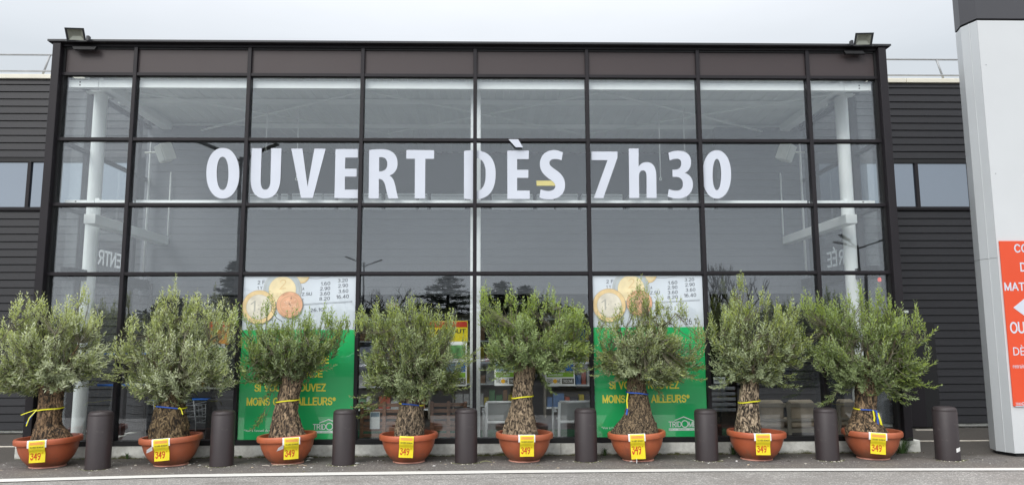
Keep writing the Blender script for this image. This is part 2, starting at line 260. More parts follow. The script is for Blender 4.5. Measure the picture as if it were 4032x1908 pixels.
# ------------------------------------------------------------------ mesh helpers
COL = sc.collection
class MB:
    def __init__(s): s.v = []; s.f = []; s.m = []; s.mats = []
    def mi(s, m):
        if m not in s.mats: s.mats.append(m)
        return s.mats.index(m)
    def add(s, vs, fs, m):
        o = len(s.v); s.v += [tuple(map(float, p)) for p in vs]; k = s.mi(m)
        for f in fs: s.f.append(tuple(i+o for i in f)); s.m.append(k)
        return s
    def box(s, x0, x1, y0, y1, z0, z1, m, T=None):
        vs = [(x, y, z) for x in (x0, x1) for y in (y0, y1) for z in (z0, z1)]
        if T is not None: vs = [tuple(T @ Vector(p)) for p in vs]
        return s.add(vs, [(0, 1, 3, 2), (4, 6, 7, 5), (0, 4, 5, 1), (2, 3, 7, 6), (0, 2, 6, 4), (1, 5, 7, 3)], m)
    def bbox(s, x0, x1, y0, y1, z0, z1, m, c=.01, T=None):
        """box with chamfered edges"""
        vs = []; idx = {}
        X = (x0, x1); Y = (y0, y1); Z = (z0, z1); sg = (1, -1)
        for i in (0, 1):
            for j in (0, 1):
                for k in (0, 1):
                    for a in range(3):
                        p = [X[i], Y[j], Z[k]]
                        for b_ in range(3):
                            if b_ != a: p[b_] += c*sg[(i, j, k)[b_]]
                        idx[(i, j, k, a)] = len(vs); vs.append(tuple(p))
        fs = []
        for a in range(3):
            b_, c_ = [q for q in range(3) if q != a]
            for s_ in (0, 1):
                q = []
                for u, v in ((0, 0), (1, 0), (1, 1), (0, 1)):
                    key = [0, 0, 0]; key[a] = s_; key[b_] = u; key[c_] = v
                    q.append(idx[(*key, a)])
                fs.append(tuple(q))
        for a in range(3):
            b_, c_ = [q for q in range(3) if q != a]
            for u in (0, 1):
                for v in (0, 1):
                    k0 = [0, 0, 0]; k0[b_] = u; k0[c_] = v; k1 = list(k0); k1[a] = 1
                    fs.append((idx[(*k0, b_)], idx[(*k1, b_)], idx[(*k1, c_)], idx[(*k0, c_)]))
        for i in (0, 1):
            for j in (0, 1):
                for k in (0, 1): fs.append(tuple(idx[(i, j, k, a)] for a in range(3)))
        if T is not None: vs = [tuple(T @ Vector(p)) for p in vs]
        return s.add(vs, fs, m)
    def tube(s, pts, r, m, n=8, cap=True):
        pts = [Vector(p) for p in pts]; rs = r if isinstance(r, (list, tuple)) else [r]*len(pts)
        vs = []; fs = []; ref = None
        for i, p in enumerate(pts):
            d = (pts[min(i+1, len(pts)-1)]-pts[max(i-1, 0)]).normalized()
            if ref is None: ref = d.orthogonal().normalized()
            u = (ref-d*ref.dot(d)).normalized(); ref = u; v = d.cross(u)
            for k in range(n):
                a = 2*math.pi*k/n; vs.append(p+(u*math.cos(a)+v*math.sin(a))*rs[i])
        for i in range(len(pts)-1):
            for k in range(n): fs.append((i*n+k, i*n+(k+1) % n, (i+1)*n+(k+1) % n, (i+1)*n+k))
        if cap: fs.append(tuple(range(n-1, -1, -1))); fs.append(tuple((len(pts)-1)*n+k for k in range(n)))
        return s.add(vs, fs, m)
    def lathe(s, prof, c, m, n=48, T=None, close=False):
        vs = []; fs = []
        for r, z in prof:
            for k in range(n):
                a = 2*math.pi*k/n; vs.append((c[0]+r*math.cos(a), c[1]+r*math.sin(a), c[2]+z))
        for i in range(len(prof)-1):
            for k in range(n): fs.append((i*n+k, i*n+(k+1) % n, (i+1)*n+(k+1) % n, (i+1)*n+k))
        if prof[0][0] > 1e-4 and not close: fs.append(tuple(range(n-1, -1, -1)))
        if prof[-1][0] > 1e-4 and not close: fs.append(tuple((len(prof)-1)*n+k for k in range(n)))
        if T is not None: vs = [tuple(T @ Vector(p)) for p in vs]
        return s.add(vs, fs, m)
    def prism(s, poly, z0, z1, m, axis=2):
        """polygon extruded along an axis (poly in the other two coordinates, in order)"""
        n = len(poly)
        def P(p, z):
            q = [p[0], p[1]]; q.insert(axis, z); return tuple(q)
        vs = [P(p, z0) for p in poly]+[P(p, z1) for p in poly]
        fs = [tuple(range(n-1, -1, -1)), tuple(range(n, 2*n))]+[(i, (i+1) % n, n+(i+1) % n, n+i) for i in range(n)]
        return s.add(vs, fs, m)
    def build(s, name, parent=None, smooth=False, autos=None):
        me = bpy.data.meshes.new(name); loc = Vector((0, 0, 0)); q = parent
        while q is not None: loc += q.location; q = q.parent
        if parent is None and s.v:
            a = np.array(s.v); loc = Vector(((a[:, 0].min()+a[:, 0].max())/2, (a[:, 1].min()+a[:, 1].max())/2, a[:, 2].min()))
        me.from_pydata([(x-loc.x, y-loc.y, z-loc.z) for x, y, z in s.v], [], s.f)
        for m in s.mats: me.materials.append(m)
        me.polygons.foreach_set('material_index', s.m)
        if smooth: me.polygons.foreach_set('use_smooth', [True]*len(s.f))
        me.update()
        if smooth and autos is not None:
            import bmesh
            bm = bmesh.new(); bm.from_mesh(me); bmesh.ops.recalc_face_normals(bm, faces=bm.faces)
            for e in bm.edges:
                if len(e.link_faces) == 2 and e.calc_face_angle(0) > autos: e.smooth = False
            bm.to_mesh(me); bm.free()
        else:
            import bmesh
            bm = bmesh.new(); bm.from_mesh(me); bmesh.ops.recalc_face_normals(bm, faces=bm.faces); bm.to_mesh(me); bm.free()
        o = bpy.data.objects.new(name, me); COL.objects.link(o)
        if parent is not None: o.parent = parent
        else: o.location = loc
        return o
def tag(o, label=None, cat=None, group=None, kind=None):
    if label: o['label'] = label
    if cat: o['category'] = cat
    if group: o['group'] = group
    if kind: o['kind'] = kind
    return o
def thing(name, loc, label, cat, group=None, rz=0.0):
    o = bpy.data.objects.new(name, None); COL.objects.link(o); o.location = Vector([float(c) for c in loc]); o.rotation_euler = (0, 0, rz); o.empty_display_size = .1
    return tag(o, label, cat, group)
def copy_tree(o, parent=None):
    c = o.copy(); COL.objects.link(c); c.parent = parent
    for ch in [x for x in bpy.data.objects if x.parent == o]: copy_tree(ch, c)
    return c
_tcache = {}
def _arc(cx, cy, rx, ry, a0, a1, n=9): return [(cx+rx*math.cos(math.radians(a0+(a1-a0)*i/n)), cy+ry*math.sin(math.radians(a0+(a1-a0)*i/n))) for i in range(n+1)]
GLY = {  # plain grotesque capitals and figures: centre lines in a 0..w x 0..1 box
 'A': (.70, [[(0, 0), (.35, 1)], [(.35, 1), (.70, 0)], [(.13, .32), (.57, .32)]]), 'B': (.60, [[(0, 0), (0, 1)], [(0, 1), (.35, 1)]+_arc(.33, .76, .24, .24, 80, -80)+[(0, .52)], [(.3, .52)]+_arc(.36, .26, .25, .26, 80, -80)+[(0, 0)]]),
 'C': (.68, [_arc(.36, .5, .36, .5, 42, 318, 16)]), 'D': (.66, [[(0, 0), (0, 1)], [(0, 1), (.28, 1)]+_arc(.28, .5, .38, .5, 80, -80, 12)+[(.28, 0), (0, 0)]]), 'E': (.54, [[(0, 0), (0, 1)], [(0, 1), (.54, 1)], [(0, .52), (.48, .52)], [(0, 0), (.54, 0)]]),
 'F': (.52, [[(0, 0), (0, 1)], [(0, 1), (.52, 1)], [(0, .50), (.45, .50)]]), 'G': (.70, [_arc(.36, .5, .36, .5, 42, 335, 16)+[(.70, .45)], [(.42, .45), (.70, .45)]]), 'H': (.60, [[(0, 0), (0, 1)], [(.6, 0), (.6, 1)], [(0, .52), (.6, .52)]]),
 'I': (.02, [[(.01, 0), (.01, 1)]]), 'J': (.44, [[(.44, 1), (.44, .25)]+_arc(.22, .25, .22, .25, 0, -180)]), 'L': (.50, [[(0, 1), (0, 0)], [(0, 0), (.50, 0)]]), 'M': (.74, [[(0, 0), (0, 1)], [(0, 1), (.37, .05)], [(.37, .05), (.74, 1)], [(.74, 1), (.74, 0)]]),
 'N': (.60, [[(0, 0), (0, 1)], [(0, 1), (.6, 0)], [(.6, 0), (.6, 1)]]), 'O': (.74, [_arc(.37, .5, .37, .5, 0, 360, 22)]), 'P': (.56, [[(0, 0), (0, 1)], [(0, 1), (.32, 1)]+_arc(.31, .72, .25, .28, 80, -80)+[(0, .44)]]),
 'R': (.62, [[(0, 0), (0, 1)], [(0, 1), (.34, 1)]+_arc(.33, .74, .25, .26, 80, -80)+[(0, .48)], [(.30, .48), (.62, 0)]]), 'S': (.58, [_arc(.29, .75, .27, .25, 20, 250, 10)+_arc(.29, .26, .29, .26, 70, -160, 10)]),
 'T': (.58, [[(0, 1), (.58, 1)], [(.29, 1), (.29, 0)]]), 'U': (.60, [[(0, 1), (0, .30)]+_arc(.30, .30, .30, .30, 180, 360)+[(.60, 1)]]), 'V': (.64, [[(0, 1), (.32, 0)], [(.32, 0), (.64, 1)]]), 'X': (.6, [[(0, 0), (.6, 1)], [(0, 1), (.6, 0)]]),
 'Y': (.60, [[(0, 1), (.30, .45)], [(.60, 1), (.30, .45)], [(.30, .45), (.30, 0)]]), 'Z': (.56, [[(0, 1), (.56, 1)], [(.56, 1), (0, 0)], [(0, 0), (.56, 0)]]),
 '0': (.52, [_arc(.26, .5, .26, .5, 0, 360, 20)]), '1': (.30, [[(.06, .78), (.28, 1)], [(.28, 1), (.28, 0)]]), '2': (.52, [_arc(.26, .73, .25, .27, 165, -35, 12)+[(0, 0)], [(0, 0), (.52, 0)]]), '3': (.52, [_arc(.25, .76, .23, .24, 150, -90, 10), _arc(.25, .27, .26, .27, 90, -150, 12)]),
 '4': (.56, [[(.42, 0), (.42, 1)], [(.42, 1), (0, .26)], [(0, .26), (.56, .26)]]), '6': (.52, [_arc(.26, .31, .26, .31, 0, 360, 18), _arc(.36, .42, .36, .58, 180, 88, 8)]), '8': (.52, [_arc(.26, .76, .22, .24, 0, 360, 16), _arc(.26, .27, .26, .27, 0, 360, 16)]),
 '9': (.52, [_arc(.26, .69, .26, .31, 0, 360, 18), _arc(.16, .58, .36, .58, 0, -92, 8)]), '7': (.5, [[(0, 1), (.5, 1)], [(.5, 1), (.16, 0)]]), '.': (.06, [[(.03, 0), (.03, .04)]]), '-': (.28, [[(0, .42), (.28, .42)]]), '*': (.30, [[(.15, .62), (.15, 1)], [(0, .72), (.30, .90)], [(0, .90), (.30, .72)]]), ' ': (.22, []),
 '€': (.56, [_arc(.34, .5, .30, .5, 50, 310, 14), [(0, .60), (.46, .60)], [(0, .42), (.44, .42)]])}
GLY['É'] = (.54, GLY['E'][1]+[[(.20, 1.16), (.36, 1.32)]]); GLY['È'] = (.54, GLY['E'][1]+[[(.18, 1.32), (.34, 1.16)]])
def strokes2d(s, wt):
    vs = []; fs = []; x = 0; n = 0
    for ch in s:
        w_, st = GLY[ch]
        for pl in st:
            n += 1; dz = (n % 7)*.12; P = [np.array(p, float)+np.array([x, 0]) for p in pl]; closed = np.allclose(P[0], P[-1]); o = len(vs); h = wt/2
            for i, p in enumerate(P):
                a = P[i-1] if i else (P[-2] if closed else None); b = P[i+1] if i < len(P)-1 else (P[1] if closed else None)
                d1 = (p-a)/max(1e-6, np.linalg.norm(p-a)) if a is not None else None; d2 = (b-p)/max(1e-6, np.linalg.norm(b-p)) if b is not None else None
                d1 = d2 if d1 is None else d1; d2 = d1 if d2 is None else d2
                t = d1+d2; t /= max(1e-6, np.linalg.norm(t)); nn_ = np.array([-t[1], t[0]]); k = h/max(.5, abs(np.dot(nn_, np.array([-d1[1], d1[0]]))))
                q = p+((t*-h if i == 0 else t*h) if (not closed and i in (0, len(P)-1)) else 0)
                vs += [(*(q+nn_*k), dz), (*(q-nn_*k), dz)]
            fs += [(o+2*i, o+2*i+1, o+2*i+3, o+2*i+2) for i in range(len(P)-1)]
        x += w_+.24
    return vs, fs

def shape2d(loops, bevel=0.0):
    """filled outline (even-odd) -> verts, faces in the XZ plane"""
    cu = bpy.data.curves.new('tmp', 'CURVE'); cu.dimensions = '2D'; cu.fill_mode = 'BOTH'; cu.extrude = .5
    for lp in loops:
        sp = cu.splines.new('POLY'); sp.points.add(len(lp)-1); sp.use_cyclic_u = True
        for p, q in zip(sp.points, lp): p.co = (q[0], q[1], 0, 1)
    return _tomesh(cu)
def _tomesh(cu):
    ob = bpy.data.objects.new('tmp', cu); COL.objects.link(ob); bpy.context.view_layer.update()
    me = bpy.data.meshes.new_from_object(ob.evaluated_get(bpy.context.evaluated_depsgraph_get()))
    vs = [tuple(v.co) for v in me.vertices]; fs = [tuple(p.vertices) for p in me.polygons]
    bpy.data.objects.remove(ob); bpy.data.meshes.remove(me); bpy.data.curves.remove(cu)
    return vs, fs
def text2d(s, bold=0.0):
    k = (s, bold)
    if k not in _tcache and all(ch in GLY for ch in s):
        vs, fs = strokes2d(s, .105+bold*2.6); a = np.array(vs); a[:, 0] -= a[:, 0].min(); a[:, 1] -= a[:, 1].min(); _tcache[k] = (a, fs)
    if k not in _tcache:
        cu = bpy.data.curves.new('tmp', 'FONT'); cu.body = s; cu.size = 1; cu.extrude = .5; cu.offset = bold; cu.resolution_u = 3; cu.fill_mode = 'BOTH'
        vs, fs = _tomesh(cu); a = np.array(vs); a[:, 0] -= a[:, 0].min(); a[:, 1] -= a[:, 1].min()
        _tcache[k] = (a, fs)
    return _tcache[k]
def put_text(mb, s, x0, x1, z0, z1, y, m, th=.002, bold=.02, fn=None, rot=0.0, shear=0.0):
    """text fitted in a box on a plane facing -Y"""
    a, fs = text2d(s, bold); a = a.copy(); W = a[:, 0].max(); H = a[:, 1].max()
    u = a[:, 0]/W*(x1-x0); v = a[:, 1]/H*(z1-z0); d = -a[:, 2]*th
    if rot: v = v+u*rot
    P = [(x0+u_, y+d_, z0+v_) for u_, v_, d_ in zip(u, v, d)]
    if fn: P = [fn(p) for p in P]
    mb.add(P, fs, m)
def bez(p0, p1, p2, p3, n=10):
    return [tuple((1-t)**3*np.array(p0)+3*(1-t)**2*t*np.array(p1)+3*(1-t)*t*t*np.array(p2)+t**3*np.array(p3)) for t in [(i+1)/n for i in range(n)]]
def path(start, *segs):
    pts = [start]
    for s in segs:
        if isinstance(s[0], (int, float)): pts.append(s)
        else: pts += bez(pts[-1], *s)
    return pts
def ell(cx, cy, rx, ry, n=48, p=2.0):
    o = []
    for k in range(n):
        a = 2*math.pi*k/n; c, s = math.cos(a), math.sin(a)
        o.append((cx+rx*math.copysign(abs(c)**(2/p), c), cy+ry*math.copysign(abs(s)**(2/p), s)))
    return o

# ------------------------------------------------------------------ ground
g = MB(); g.add([(-300, -300, 0), (300, -300, 0), (300, 300, 0), (-300, 300, 0)], [(0, 1, 2, 3)], M['road'])
tag(g.build('ground'), 'grey speckled asphalt of the car park', kind='structure')
cpm = asphalt('dark_reflection_asphalt', (.062, .060, .058), (.12, .115, .11), .15, (.05, .046, .042)); cpm.node_tree.nodes['Principled BSDF'].inputs['Specular IOR Level'].default_value = .05; cpm.node_tree.nodes['Principled BSDF'].inputs['Roughness'].default_value = 1.0
g = MB(); g.add([(-300, -300, .004), (300, -300, .004), (300, -5.5, .004), (-300, -5.5, .004)], [(0, 1, 2, 3)], cpm)  # unseen dark ground sheet added so the lower panes mirror less light
tag(g.build('dark_reflection_sheet'), 'added dark asphalt sheet behind the photographer that darkens the lower pane reflections', kind='structure')
LN = [(-16, -1.62, -1.86), (-8, -1.59, -1.82), (-5.6, -1.55, -1.76), (-4.5, -1.44, -1.62), (-3.5, -1.34, -1.52), (-2.45, -1.30, -1.49), (-1.4, -1.27, -1.47), (-.33, -1.25, -1.45), (.75, -1.23, -1.42), (1.85, -1.24, -1.42), (2.9, -1.25, -1.42), (4.0, -1.28, -1.45), (5.1, -1.32, -1.48), (6.7, -1.36, -1.54), (9, -1.42, -1.62), (16, -1.5, -1.72)]
pv = MB(); n_ = len(LN)
pv.add([(x, a+.01, .004) for x, a, b in LN]+[(x, 2.8, .004) for x, a, b in LN], [(i, i+1, n_+i+1, n_+i) for i in range(n_-1)], M['pave'])
tag(pv.build('pavement'), 'darker asphalt pavement strip between the white line and the building', kind='structure')
wl = MB(); wl.add([(x, a, .010) for x, a, b in LN]+[(x, b, .010) for x, a, b in LN], [(i, n_+i, n_+i+1, i+1) for i in range(n_-1)], M['line'])
tag(wl.build('road_marking'), 'long worn white line painted along the pavement edge', kind='structure')
for i, (x0, x1, y0, y1) in enumerate(((6.32, 16, 1.02, 1.06), (-16, -6.32, 1.15, 1.19), (7.6, 8.25, 2.42, 2.46))):
    k = MB(); k.bbox(x0, x1, y0, y1, .005, .022, M['cream'], .004)
    tag(k.build('kerb_edging'), ('thin cream kerb edging right of the glass hall', 'thin cream kerb edging left of the glass hall', 'cream threshold strip under the dark side door')[i], kind='structure')

# ------------------------------------------------------------------ main store building behind
W = 2.8; PITCH = .1368
bld = thing('store_building', (0, W, 0), 'long dark grey store building clad in horizontal boards behind the glass hall', 'building')
def cladding(x0, x1, z0, z1, m, y=W):
    g_ = .016 if m is M['clad'] else .006; dp = .014 if m is M['clad'] else .004
    mb = MB(); z = z0
    while z < z1-.005:
        t = min(z+PITCH, z1)
        # each board leans out towards its lower edge and laps over the next: a real drip edge
        vs = [(x0, y-.020-dp, z+g_), (x1, y-.020-dp, z+g_), (x1, y-.020, t), (x0, y-.020, t), (x0, y, z+g_), (x1, y, z+g_), (x1, y, t), (x0, y, t)]
        mb.add(vs, [(0, 1, 2, 3), (0, 4, 5, 1), (3, 2, 6, 7)], m); z = t
    mb.box(x0, x1, y+.001, y+.12, z0, z1, m)
    return mb
cladding(-16, -6.05, .07, 3.94, M['clad']).build('cladding', bld)
cladding(-16, -6.05, 4.89, 6.37, M['clad']).build('cladding', bld)
cladding(6.05, 16, .08, 3.95, M['clad']).build('cladding', bld)
cladding(6.05, 16, 4.90, 6.38, M['clad']).build('cladding', bld)
cladding(9.18, 16, 3.95, 4.90, M['clad']).build('cladding', bld)
cladding(-16, -10.4, 3.94, 4.89, M['clad']).build('cladding', bld)
cladding(-6.05, 6.05, 2.40, 3.95, M['inclad']).build('inner_cladding', bld)
cladding(-6.05, -4.25, .05, 2.40, M['clad']).build('inner_cladding', bld)
cladding(4.75, 6.05, .05, 2.40, M['clad']).build('inner_cladding', bld)
cladding(-6.05, -4.30, 3.95, 5.5, M['inclad']).build('inner_cladding', bld)
cladding(4.40, 6.05, 3.95, 5.5, M['inclad']).build('inner_cladding', bld)
for x0, x1, z1 in ((-16, -6.2, .07), (6.2, 16, .08)): p = MB(); p.box(x0, x1, W+.02, W+.1, 0, z1, M['concrete']); p.build('plinth', bld)
for x0, x1 in ((-16, -9.2), (-9.19, -6.0), (6.0, 8.06), (8.07, 12), (12.01, 16)):
    c = MB(); c.bbox(x0, x1, W-.07, W+.3, 6.372, 6.455, M['coping'], .006); c.build('coping', bld)
r = MB(); r.box(-16, 16, W+.13, 24, 6.2, 6.36, M['darkwall']); r.box(-16, -15.9, W+.13, 24, 0, 6.2, M['darkwall']); r.box(15.9, 16, W+.13, 24, 0, 6.2, M['darkwall']); r.box(-16, 16, 24.01, 24.1, 0, 6.36, M['darkwall']); r.build('roof', bld)
def win(x0, x1, z0, z1, mulls, name='window'):
    fr = MB(); d0, d1 = W-.045, W+.06
    fr.box(x0, x1, d0, d1, z1-.075, z1, M['gasket']); fr.box(x0-.05, x1+.05, W-.06, d1, z0, z0+.045, M['frame']); fr.box(x0-.02, x1+.02, W-.05, d1, z0-.02, z0-.002, M['frame'])
    for q in (x0, x1-.05)+mulls: fr.box(q, q+.06, d0+.004, d1-.004, z0+.046, z1-.076, M['frame'])
    o = fr.build(name, bld); pn = MB(); xs = sorted([x0+.06]+[q for m_ in mulls for q in (m_, m_+.06)]+[x1-.05])
    pn.box(x0+.05, x1-.05, W-.005, W+.02, z0+.046, z1-.076, M['tinted']); pn.build('pane', o)
win(6.25, 9.18, 3.955, 4.90, (8.115,)); win(-10.4, -6.25, 3.94, 4.89, (-8.155,))
d = MB(); d.box(7.4, 8.25, W-.045, W+.02, .03, 1.88, M['gasket']); dr = d.build('dark_doorway_panel', bld); tag(dr, 'flat black panel standing for the dark of the open side doorway')  # black colour stands for the shade inside an open doorway
d = MB(); d.bbox(7.42, 7.98, W-.075, W-.046, .03, 1.05, M['frame'], .004); d.build('door_leaf', dr)
sh = MB()  # dark hall behind the upper opening, shop floor
sh.box(-6.3, 6.3, 5.2, 5.3, 3.9, 6.2, M['darkwall']); sh.box(-6.3, 6.3, W+.13, 5.2, 3.80, 3.90, M['darkwall']); sh.build('upper_hall', bld)
sh = MB(); sh.box(-15.8, 15.8, 16, 16.1, 0, 3.8, M['darkwall']); sh.box(-15.8, 15.8, 5.3, 16, 3.7, 3.8, M['darkwall']); sh.build('shop_back_wall', bld)
sf = MB(); sf.box(-15.8, 15.8, W, 16, .012, .03, M['floor']); sf.box(-6, 6, .21, W-.001, .012, .03, M['floor']); sf.build('shop_floor', bld)

gr_ = MB()   # guard rail on the store roof
for z in (6.865, 6.55): gr_.tube([(-16, W+.12, z+.03), (16, W+.12, z+.03)], .018, M['galv'], 8)
for x in (-14.5, -11.3, -8.12, -5, -2, 1.5, 5, 8.90, 11.8, 14.6):
    sgn = 1 if x > 0 else -1
    gr_.tube([(x-.12*sgn, W+.12, 6.91), (x+.07*sgn, W+.2, 6.44)], .019, M['galv'], 8)
tag(gr_.build('guard_rail', smooth=True), 'pale metal guard rail with two bars along the store roof edge', 'railing')
wl_ = MB(); q = at(3563, 1228, 1, W-.12); wl_.bbox(q[0]-.06, q[0]+.05, W-.16, W-.02, q[2]-.035, q[2]+.035, M['fpaint'], .008); wo = wl_.build('wall_lamp'); tag(wo, 'small black wall lamp on the dark cladding above the side door', 'wall lamp')
q_ = MB(); q_.box(q[0]-.05, q[0]+.04, W-.166, W-.162, q[2]-.012, q[2]+.03, M['whitep']); q_.build('lens', wo)

# ------------------------------------------------------------------ glass entrance hall
S = 1.6557; ZA, ZB, ZC, ZD, ZS = 5.437, 4.464, 3.506, 2.516, .238; TOP = 5.93
hall = thing('entrance_hall', (0, 0, 0), 'projecting glazed entrance hall with dark mullions and brown top panels', 'entrance hall')
XO = 6.12
tw = .046; mw = .027
mx_ = [i*S for i in range(-3, 4)]
for x in mx_:
    mb = MB(); mb.bbox(x-mw, x+mw, -.055, .0, .18, TOP-.06, M['frame'], .004); mb.box(x-.022, x+.022, .001, .09, .18, TOP-.06, M['frame']); mb.build('mullion', hall)
for s_ in (-1, 1):
    mb = MB(); x0, x1 = sorted((s_*6.02, s_*6.135)); mb.bbox(x0, x1, -.12, .15, .175, TOP-.03, M['frame'], .006)
    x0, x1 = sorted((s_*5.985, s_*6.019)); mb.box(x0, x1, -.03, .10, .18, TOP-.06, M['gasket']); mb.build('corner_post', hall)
edges = [-6.02]+mx_+[6.02]
def segs():
    for i in range(8):
        a = edges[i]+(mw if i else .001); b = edges[i+1]-(mw if i < 7 else .001); yield i, a, b
for z in (ZA, ZB, ZC, ZD):
    mb = MB()
    for i, a, b in segs():
        mb.box(a, b, -.045, .0, z+.002, z+tw, M['frame']); mb.box(a, b, -.020, .0, z-.012, z+.001, M['gasket']); mb.box(a, b, .013, .05, z+.012, z+tw-.004, M['frame'])
    mb.build('transom', hall)
mb = MB(); mb.box(-6.02, 6.02, -.05, .12, .172, ZS, M['gasket']); mb.build('bottom_rail', hall)
mb = MB(); mb.box(-6.02, 6.02, -.056, .02, TOP-.058, TOP-.02, M['frame']); mb.box(-6.0, 6.0, -.03, 0.0, TOP-.085, TOP-.059, M['gasket']); mb.build('head_rail', hall)
mb = MB(); mb.bbox(-6.20, 6.20, -.125, 3.25, TOP-.019, TOP+.010, M['frame'], .004); mb.bbox(-6.21, 6.21, -.135, -.126, TOP-.012, TOP+.020, M['fpaint'], .003); mb.build('roof', hall)
for i, a, b in segs():
    mb = MB(); mb.box(a, b, -.012, .012, ZA+tw+.001, TOP-.086, M['spandrel']); mb.build('spandrel_panel', hall)
    for z0, z1 in ((ZS, ZD-.013), (ZD+tw, ZC-.013), (ZC+tw, ZB-.013), (ZB+tw, ZA-.013)):
        mb = MB(); mb.box(a, b, .004, .012, z0, z1, M['glass']); jt = [random.uniform(-.0018, .0018) for _ in range(3)]
        mb.v = [(x, y+(jt[0] if x > (a+b)/2 else -jt[0])+(jt[1] if z > (z0+z1)/2 else -jt[1]), z) for x, y, z in mb.v]; mb.build('window_pane', hall)
# side walls, ends on the store wall
for s_ in (-1, 1):
    X = s_*6.02
    mb = MB()
    def bx(xa, xb, *r): mb.box(min(xa, xb), max(xa, xb), *r)
    for y0, y1 in ((.76, .86), (2.30, 2.42)): bx(X-s_*.05, X+s_*.05, y0, y1, .03, TOP-.03, M['frame'])
    bx(X-s_*.05, X+s_*.05, 3.0, 3.06, 6.0-.02, 6.0-.01, M['frame'])
    for z in (ZA, ZB, ZC, ZD):
        for y0, y1 in ((.151, .759), (.861, 2.299), (2.421, W-.03)): bx(X-s_*.04, X+s_*.04, y0, y1, z, z+tw, M['frame'])
    bx(X-s_*.10, X+s_*.10, .151, W-.03, 5.80, TOP-.02, M['frame'])
    mb.build('side_frame', hall)
    hd = MB(); a, b = sorted((X-s_*.16, X-s_*.051)); hd.box(a, b, .2, W-.04, 2.50, 2.66, M['frame']); hd.build('door_header', hall)
    for (y0, y1) in ((.151, .759), (.861, 2.299), (2.421, W-.03)):
        for z0, z1 in ((ZD+tw, ZC), (ZC+tw, ZB), (ZB+tw, ZA), (ZA+tw, 5.79)):
            pn = MB(); a, b = sorted((X, X+s_*.008)); pn.box(a, b, y0, y1, z0, z1, M['sideglass']); pn.build('window_pane', hall)
    for (y0, y1) in ((.151, .759), (.861, 1.56), (1.60, 2.299), (2.421, W-.03)):
        pn = MB(); a, b = sorted((X, X+s_*.008)); pn.box(a, b, y0, y1, .06, ZD, M['sideglass']); pn.build('window_pane', hall)
# steel inside
def hol(z0, z1, name, ya=.16, yb=.24):
    xs = [-5.96]+[v for m_ in mx_ for v in (m_-.03, m_+.03)]+[5.96]
    for i in range(0, 16, 2):
        mb = MB(); a, b = xs[i], xs[i+1]
        if i in (0, 14):  # joint plates at the end bays
            cx = -5.50 if i == 0 else 5.52
            mb.box(a, cx-.035, ya, yb, z0, z1, M['white_steel']); mb.box(cx+.035, b, ya, yb, z0, z1, M['white_steel']); mb.box(cx-.030, cx+.030, ya+.005, yb-.005, z0, z1+.03, M['white_steel'])
            bx0 = -5.80 if i == 0 else 5.78
            for zz in ((z0+z1)/2-.022, (z0+z1)/2+.022) if z1-z0 > .08 else ((z0+z1)/2,): mb.add([(bx0+.012*math.cos(t*math.pi/4), ya-.003, zz+.012*math.sin(t*math.pi/4)) for t in range(8)], [tuple(range(8))], M['gasket'])
        else: mb.box(a, b, ya, yb, z0, z1, M['white_steel'])
        mb.build(name, hall)
hol(5.290, 5.400, 'steel_tube', .055, .135); hol(3.545, 3.630, 'steel_tube')
for x in (-5.88, 5.85):
    mb = MB(); mb.tube([(x, .8, .03), (x, .8, 5.42)], .098, M['white_steel'], 24); mb.box(x-.16, x+.16, .64, .96, 5.42, 5.45, M['white_steel']); mb.build('column', hall, True, R_(40))
    s_ = 1 if x > 0 else -1
    mb = MB(); a, b = sorted((s_*5.55, s_*5.72)); mb.bbox(a, b, .25, W-.06, 3.30, 3.44, M['white_steel'], .006); mb.build('side_beam', hall)
    mb = MB(); a, b = sorted((s_*5.6, s_*5.78)); mb.bbox(a, b, .25, W-.06, 5.42, 5.54, M['white_steel'], .006); mb.build('side_beam', hall)
    mb = MB(); mb.tube([(s_*5.56, W-.09, 4.62), (s_*5.56, W-.09, 3.46)], .014, M['white_steel'], 8); mb.tube([(s_*5.92, W-.15, 5.2), (s_*5.92, W-.15, 2.7)], .02, M['white_steel'], 8); mb.build('conduit', hall, True)
mb = MB(); mb.box(-.075, .075, .32, .47, .03, 5.42, M['white_steel']); mb.build('column', hall)
mb = MB()   # trapezoidal deck ceiling
xs = -6.0; pts = []
while xs < 6.0:
    pts += [(xs, 5.60), (xs+.09, 5.60), (xs+.10, 5.618), (xs+.20, 5.618)]; xs += .23
pts.append((6.0, 5.618)); n_ = len(pts)
mb.add([(x, .05, z) for x, z in pts]+[(x, 5.15, z) for x, z in pts], [(i, i+1, n_+i+1, n_+i) for i in range(n_-1)], M['deck'])
mb.box(-6.0, 6.0, .05, 5.15, 5.70, 5.76, M['deck']); mb.build('ceiling_deck', hall)
for y in (1.46, 2.90):
    mb = MB(); mb.box(-5.95, 5.95, y, y+.14, 5.50, 5.585, M['deck']); mb.build('ceiling_beam', hall)
for x0 in (-5.4, -1.7, 2.0):
    mb = MB(); mb.tube([(x0, .6, 5.43), (x0+3.6, 3.0, 5.43)], .018, M['deck'], 6); mb.tube([(x0, 3.0, 5.42), (x0+3.6, .6, 5.42)], .018, M['deck'], 6); mb.build('brace_rod', hall, True)
pl = MB(); pl.bbox(-6.27, 6.27, -.045, .20, 0, .172, M['concrete'], .008)
for x in (-3.3, 1.2, 4.85): pl.box(x, x+.006, -.047, -.044, .01, .165, M['ink'])
pl.build('kerb_plinth', hall)
ip = MB(); ip.box(-6.05, -5.9, .21, W, 0, .031, M['concrete']); ip.box(5.9, 6.05, .21, W, 0, .031, M['concrete']); ip.build('threshold', hall)

